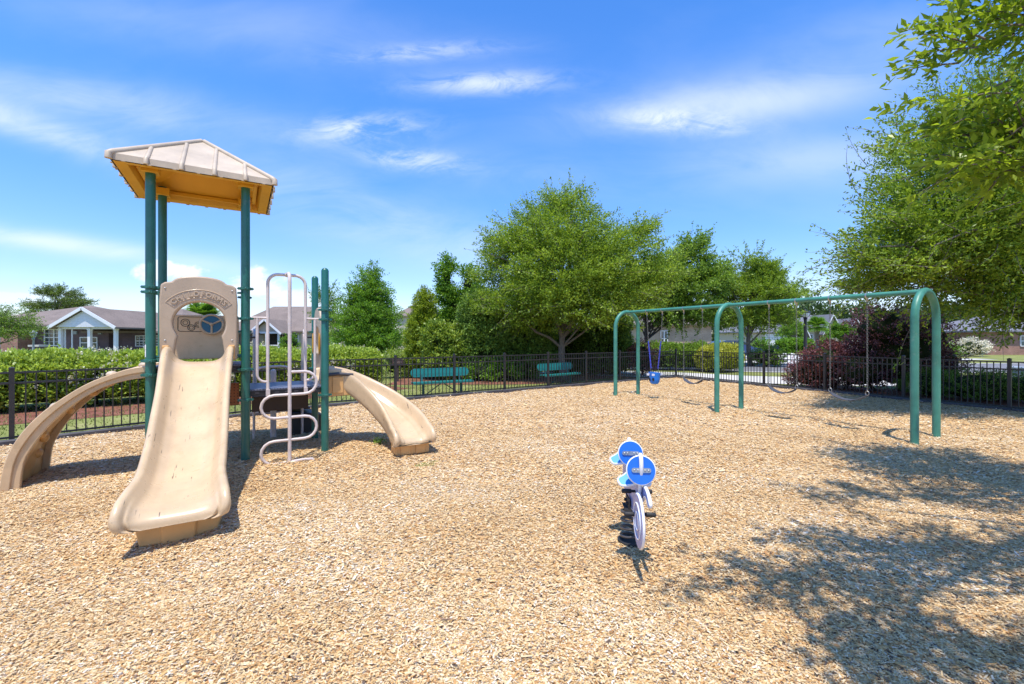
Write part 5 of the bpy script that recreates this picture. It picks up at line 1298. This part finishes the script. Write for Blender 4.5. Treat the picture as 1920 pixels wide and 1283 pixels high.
tree('young_tree', (W(612, 42), 42, 0), 3.2, .12, [(0, 0, 5.2, 1.6, 1.5, 1.5), (.4, 0, 3.7, 1.9, 1.6, 1.0)], 300, 30, .4, .13, .07, 'oakdeep', 'thin airy tree behind the two short green posts', seed=6, shell=.2, gap=-.2, nlimb=20)
tree('street_tree', (W(1213, 25), 25, 0), 3.2, .14, [(1.7, 0, 4.8, 2.2, 1.8, 1.6), (2.6, 0, 6.4, 1.2, 1.0, .9), (.4, 0, 5.2, 1.7, 1.5, 1.1), (3.6, 0, 5.0, 1.2, 1.0, 1.0), (1.7, 0, 3.3, 2.7, 1.6, .9), (-1.0, 0, 4.2, 1.3, 1.2, 1.0)],
     1900, 46, .36, .13, .07, 'oakdeep', 'dark trunked tree behind the far swing legs', seed=8, shell=.25, gap=-.45, nlimb=40, bark='barkdark', tb=.6, sprigs=220, sl=.9)
tree('street_tree', (W(1405, 26.5), 26.5, 0), 2.6, .15, [(.2, 0, 4.1, 2.8, 2.0, 1.3), (0, -.5, 3.0, 2.6, 1.2, .7), (-.6, 0, 5.4, 1.4, 1.3, .9), (1.1, 0, 5.5, 1.2, 1.2, .8), (.2, 0, 6.0, .9, .9, .6), (2.3, 0, 4.2, 1.0, 1, .8)],
     1700, 46, .34, .12, .06, 'oak', 'round headed street tree behind the middle swing legs', seed=9, shell=.25, gap=-.35, nlimb=40, tb=.5, sprigs=260, sl=.9)
GR = 'evergreen shrubs around the spreading tree'
shrub('conical_shrub', (W(793, 19), 19, 0), [(0, 0, .8, .78, .7, .95), (0, 0, 1.9, .62, .6, .95), (.05, 0, 2.9, .38, .38, .85)], 1700, 26, .15, .10, .035, 'arbor', 'yellow green conical evergreen at the left end of the shrub group', 31, GR, .8)
shrub('tall_shrub', (W(858, 20.5), 20.5, 0), [(-.1, 0, 1.5, 1.2, 1.0, 1.5), (-.2, 0, 3.2, .75, .7, 1.2), (-.5, 0, 4.5, .4, .4, 1.0), (.5, 0, 4.1, .55, .5, .9)], 1500, 26, .24, .12, .06, 'elm', 'tall ragged light green shrub right of the conical evergreen', 32, GR, .5, shell=.5, gap=-.3)
shrub('leafy_shrub', (W(838, 17.9), 17.9, 0), [(0, 0, .9, .95, .7, .9), (-.4, 0, 1.6, .6, .5, .6), (.4, 0, 1.5, .6, .5, .7)], 900, 22, .2, .12, .065, 'hedge', 'broad leaved lime green shrub behind the sunny bench', 33, GR, .7, tb=.45)
shrub('dark_shrub', (W(912, 18.0), 18.0, 0), [(0, 0, 1.3, 1.0, .8, 1.4), (-.2, 0, 2.6, .8, .7, .9)], 1500, 28, .2, .11, .045, 'juniper', 'dark juniper shrub standing nearest the lime green broad leaved shrub', 34, GR, .85, tb=.7)
shrub('dark_shrub', (W(985, 18.5), 18.5, 0), [(0, 0, 1.4, 1.1, .8, 1.4), (.2, 0, 2.5, .7, .7, .8)], 1500, 28, .2, .11, .045, 'juniper', 'dark juniper shrub just left of the spreading tree trunk', 35, GR, .85, tb=.65)
shrub('dark_shrub', (W(1062, 20.8), 20.8, 0), [(0, 0, 1.3, 1.3, .8, 1.5)], 1100, 28, .22, .11, .05, 'juniper', 'dark shrub directly behind the spreading tree trunk', 36, GR, .88, tb=.5)
shrub('dark_shrub', (W(1130, 20.6), 20.6, 0), [(0, 0, 1.2, 1.3, .9, 1.4), (.5, 0, 2.2, .7, .7, .7)], 1200, 28, .22, .12, .055, 'juniper', 'dark shrub right of the spreading tree trunk behind the shaded bench', 37, GR, .88, tb=.55)
shrub('low_shrub', (W(905, 17.2), 17.2, 0), [(0, 0, .3, .7, .5, .45), (.9, .1, .28, .6, .5, .4)], 220, 14, .16, .12, .05, 'elm', 'low green bush at the foot of the dark junipers', 38, None, .7, cat='bush')
PL = 'plum leaved bushes behind the fence'
shrub('plum_bush', (W(1204, 19.9), 19.9, 0), [(0, 0, .75, .65, .6, .72)], 300, 16, .13, .06, .04, 'plumred', 'small reddish plum bush behind the bucket swing', 41, PL, .85)
shrub('plum_bush', (10.75, 14.7, 0), [(0, 0, .75, 1.05, .8, .72), (-.7, .2, .4, .6, .6, .5), (.6, -.2, .95, .8, .7, .6)], 1000, 20, .13, .06, .04, 'plumred', 'rounded red topped plum bush left of the tallest plum bush', 42, PL, .86, tb=.35)
shrub('plum_bush', (12.3, 13.9, 0), [(0, 0, 1.1, 1.35, 1.0, 1.15), (-1.15, .1, .6, .85, .7, .62), (1.25, .2, .7, .9, .8, .75), (-.5, 0, 1.9, .9, .8, .75), (.8, .2, 1.7, .9, .8, .75)], 1300, 20, .14, .06, .04, 'plum', 'tallest dark plum bush behind the near swing legs', 43, PL, .88, tb=.45)
box_hedge('hedge', (6.6, 23.6), (10.2, 23.0), 1.2, 1.15, 'oakdeep', 'trimmed dark green hedge beyond the fence corner', 51, 160, 8, .10, .06)
box_hedge('hedge', (W(1325, 21.6), 21.6), (W(1372, 22.4), 22.4), 1.2, 1.12, 'gold', 'golden yellow green hedge between the two nearer swing leg pairs', 52, 300, 9, .085, .05)
shrub('round_shrub', (W(1438, 26), 26, 0), [(0, 0, .5, .95, .8, .6)], 220, 14, .15, .10, .05, 'oakdeep', 'low dark round shrub right of the street tree trunk', 53, None, .86)
JG = 'low green mounds beyond the right fence'
shrub('mounded_shrub', (12.85, 11.9, 0), [(0, 0, .32, 1.15, .8, .45), (.6, -.3, .3, .8, .8, .42)], 900, 20, .10, .05, .02, 'juniper', 'low green mound at the right edge behind the fence', 54, JG, .9, tb=.7)
shrub('mounded_shrub', (12.2, 12.75, 0), [(0, 0, .3, .8, .6, .42)], 450, 20, .10, .05, .02, 'juniper', 'low green mound beside the near swing leg behind the fence', 55, JG, .9, tb=.6)
FG = 'clipped shrubs in front of the far houses'
box_hedge('hedge', (W(1463, 44), 44), (W(1514, 44), 44), 1.6, 1.35, 'elm', 'distant clipped hedge just left of the street lamp', 56, 60, 7, .2, .12)
shrub('round_shrub', (W(1424, 42), 42, 0), [(0, 0, .7, 1.0, .8, .85)], 130, 12, .22, .18, .1, 'elm', 'far round green shrub left of the garage door', 57, FG, .85)
shrub('round_shrub', (W(1545, 50), 50, 0), [(0, 0, .8, .8, .8, 1.0)], 110, 12, .22, .2, .1, 'elm', 'far green shrub right of the small palm', 58, FG, .85)
shrub('pale_shrub', (W(1818, 40), 40, 0), [(0, 0, .65, 1.6, 1.0, .85)], 240, 12, .22, .14, .08, 'flower', 'pale cream bush in front of the pale blue house', 59, FG, .9)
shrub('round_shrub', (W(1778, 40), 40, 0), [(0, 0, .45, 1.0, .8, .6)], 130, 12, .22, .16, .09, 'elm', 'far green shrub left of the pale cream bush', 60, FG, .85)
shrub('round_shrub', (W(545, 46), 46, 0), [(0, 0, .9, 1.0, .8, 1.1)], 120, 12, .24, .18, .1, 'elm', 'round green shrub below the window of the tan house', 61, FG, .85)
shrub('potted_flower', (W(137, 31), 31, 0), [(0, 0, .62, .3, .3, .2)], 40, 10, .12, .09, .06, 'gold', 'yellow flowers on the porch of the dark brick house', 62, None, .8, cat='flowers')
tree('small_tree', (W(1484, 54), 54, 0), 1.3, .08, [(0, 0, 2.4, 1.3, 1.2, 1.0), (.3, 0, 3.2, .8, .8, .6)], 260, 30, .3, .18, .1, 'elm', 'small round tree in front of the grey roofed house left of the palm', seed=81, sprigs=30, nlimb=10)
tree('small_tree', (W(1578, 52), 52, 0), 1.2, .08, [(0, 0, 2.2, 1.6, 1.2, .9), (-.3, 0, 2.9, .9, .8, .6)], 280, 30, .3, .18, .1, 'elm', 'small pale green tree just right of the small palm', seed=82, sprigs=30, nlimb=10)
# pine, elm and palm on the left
tree('pine_tree', (W(110, 62), 62, 0), 5.0, .3, [(0, 0, 8.0, 2.6, 2, .7), (2.0, 0, 6.9, 2.2, 2, .6), (-2.6, 0, 6.4, 1.8, 1.8, .6), (.5, 0, 6.0, 3.2, 2, .5), (-3.3, 0, 5.0, 1.4, 1.4, .6), (3.4, 0, 5.8, 1.0, 1.0, .4)], 520, 40, .5, .28, .06, 'pine', 'flat topped pine standing behind the dark brick house', seed=12, shell=.4, gap=-.35, nlimb=30, flat=.5)
tree('elm_tree', (W(-20, 25), 25, 0), 1.9, .15, [(0, 0, 2.8, 1.9, 1.6, .7), (.9, 0, 2.2, 1.6, 1.2, .55), (-.5, 0, 3.2, 1.1, 1, .5)], 420, 40, .3, .09, .045, 'oakdeep', 'low spreading green tree at the left edge before the house', seed=13, shell=.3, gap=-.3, nlimb=30, tb=.5)
def palm(loc, h, r, label, seed, fronds=34):
    g = np.random.default_rng(seed); t = thing('palm_tree', loc, 0, label, 'palm'); mb = MB()
    mb.tube([(0, 0, -.1), (.05, 0, h*.5), (0, 0, h)], [.2*r, .15*r, .17*r], 12); mb.build('trunk', 'bark', t, 60)
    mb = MB()
    for k in range(fronds):
        a = g.uniform(0, 2*math.pi); e = g.uniform(-.5, 1.35); d = Vector((math.cos(a)*math.cos(e), math.sin(a)*math.cos(e), math.sin(e))); s = d.cross(Vector((0, 0, 1))).normalized(); nn = s.cross(d)
        c = Vector((0, 0, h))+d*r*.35; 
        for j in range(-6, 7):
            b = j*.22; dd = (d*math.cos(b)+s*math.sin(b)).normalized(); L = r*(.75-.03*abs(j)); w = .035*r; tip = c+dd*L-Vector((0, 0, r*.14)); m = c+dd*L*.5+nn*.02
            ww = s*math.cos(b)*w-d*math.sin(b)*w; mb.add([c, m-ww, tip, m+ww], [(0, 1, 2, 3)])
        mb.tube([(0, 0, h), c], .015*r, 4, False)
    o = mb.build('crown', 'elm', t); at = o.data.attributes.new('tint', 'FLOAT', 'POINT'); at.data.foreach_set('value', g.random(len(o.data.vertices)).astype(np.float32))
palm((W(378, 46), 46, 0), 3.75, 2.3, 'fan palm seen through the round opening of the slide hood', 71, 60)
palm((W(1531, 47), 47, 0), 2.9, 1.35, 'small fan palm right of the street lamp in front of grey roofs', 72, 44)
# large tree at the right edge beyond the fence
tree('oak_tree', (13.6, 10.9, 0), 3.0, .26, [(-1.2, -.6, 4.7, 3.7, 3.0, 2.1), (-3.6, -.8, 3.5, 2.3, 2.0, 1.1), (-2.3, -1.2, 2.6, 2.6, 1.5, .85), (-.8, -1.6, 2.7, 2.4, 1.5, 1.0), (-3.9, -1.3, 4.9, 1.8, 1.3, 1.0), (-1.7, -.5, 6.6, 2.8, 2.2, 1.5), (1.5, 0, 4.6, 3, 3, 2.4), (-5.2, -1.0, 3.1, 1.1, .9, .5), (-3.4, -1.2, 6.0, 1.5, 1.2, .9), (-1.8, -1.5, 3.6, 2.6, 1.4, 1.2), (-4.6, -1.7, 4.1, 1.7, 1.2, .8), (-5.3, -1.9, 3.4, 1.3, .9, .5), (-2.6, -3.0, 5.2, 2.0, 1.3, .9)],
     6200, 50, .30, .085, .036, 'oak', 'large oak at the right edge whose branches hang over the near swing legs', seed=15, shell=.22, gap=-.36, gs=1.3, nlimb=80, flat=.5, tb=.45, sprigs=900, sl=.9)
# near tree with broad leaves, mostly outside the frame, shading the lower right
tree('broadleaf_tree', (6.6, 2.2, 0), 2.6, .16, [(-1.75, 1.9, 4.6, .9, .9, 1.25), (-1.5, 2.1, 3.5, .7, .8, .5), (-1.2, 2.0, 5.3, 1.0, 1.0, .9), (-1.0, 2.0, 2.9, .6, .7, .45), (-3.3, -.3, 5.0, 1.4, .4, .3), (-4.6, -.8, 4.9, 1.2, .3, .25), (-2.8, .6, 5.4, 1.5, .4, .3), (-3.4, -1.5, 4.8, 1.3, .35, .3), (-1.9, -1.0, 4.9, 1.3, .6, .4), (-4.6, -1.35, 4.7, 1.1, .4, .3), (.3, 0, 4.8, 1.6, 1.8, 1.3)],
     930, 36, .25, .115, .046, 'near', 'broad leaved tree overhanging from the top right corner near the camera', seed=17, shell=.2, gap=-.22, gs=1.5, nlimb=50, flat=.45, tb=.55, zmin=2.4, up=.1, sprigs=110, sl=.5)
# distant woods
def woods():
    g = np.random.default_rng(91); cs = []
    for (p0, p1, d, h0, h1, n) in ((1180, 1960, 100, 6.0, 10.0, 1500), (-300, 1200, 150, 3.0, 6.5, 1200)):
        px = g.uniform(p0, p1, n); dd = d+g.uniform(-6, 6, n); x = (px-960)/F*dd; top = h0+(h1-h0)*(.5+.5*np.sin(px*.045+2)*np.sin(px*.017+1))
        z = top*g.random(n)**.6; cs.append(np.stack([x, dd, z], 1))
    c = np.concatenate(cs); ax = np.tile([0, -.3, 1.], (len(c), 1)); q, tint, p = sprays(c, ax, 26, 1.5, .75, .4, g, .8, .4); o = np_mesh('woods', q, 4, 'woods', None, tint)
    tag(o, 'distant band of green woods behind the houses', 'woods', kind='stuff')
woods()
# small weed by the curved slide
g = np.random.default_rng(5); wl = Vector((W(712, 6.75), 6.75, 0)); t = thing('weed', wl, 0, 'small green weed sprouting from the wood chips beside the curved slide', 'weed')
c = g.normal(0, 1, (60, 3))*np.array([.055, .05, .03])+np.array([0, 0, .06]); np_mesh('foliage', leaf_quads(c, np.tile([0, 0, 1.], (60, 1)), .05, .02, g, 1), 4, 'elm', t, g.random(60))
mb = MB()
for k in range(5): mb.tube([(0, 0, -.01), (.04*math.cos(k*1.3), .04*math.sin(k*1.3), .08)], .003, 4)
mb.build('stem', 'elm', t)
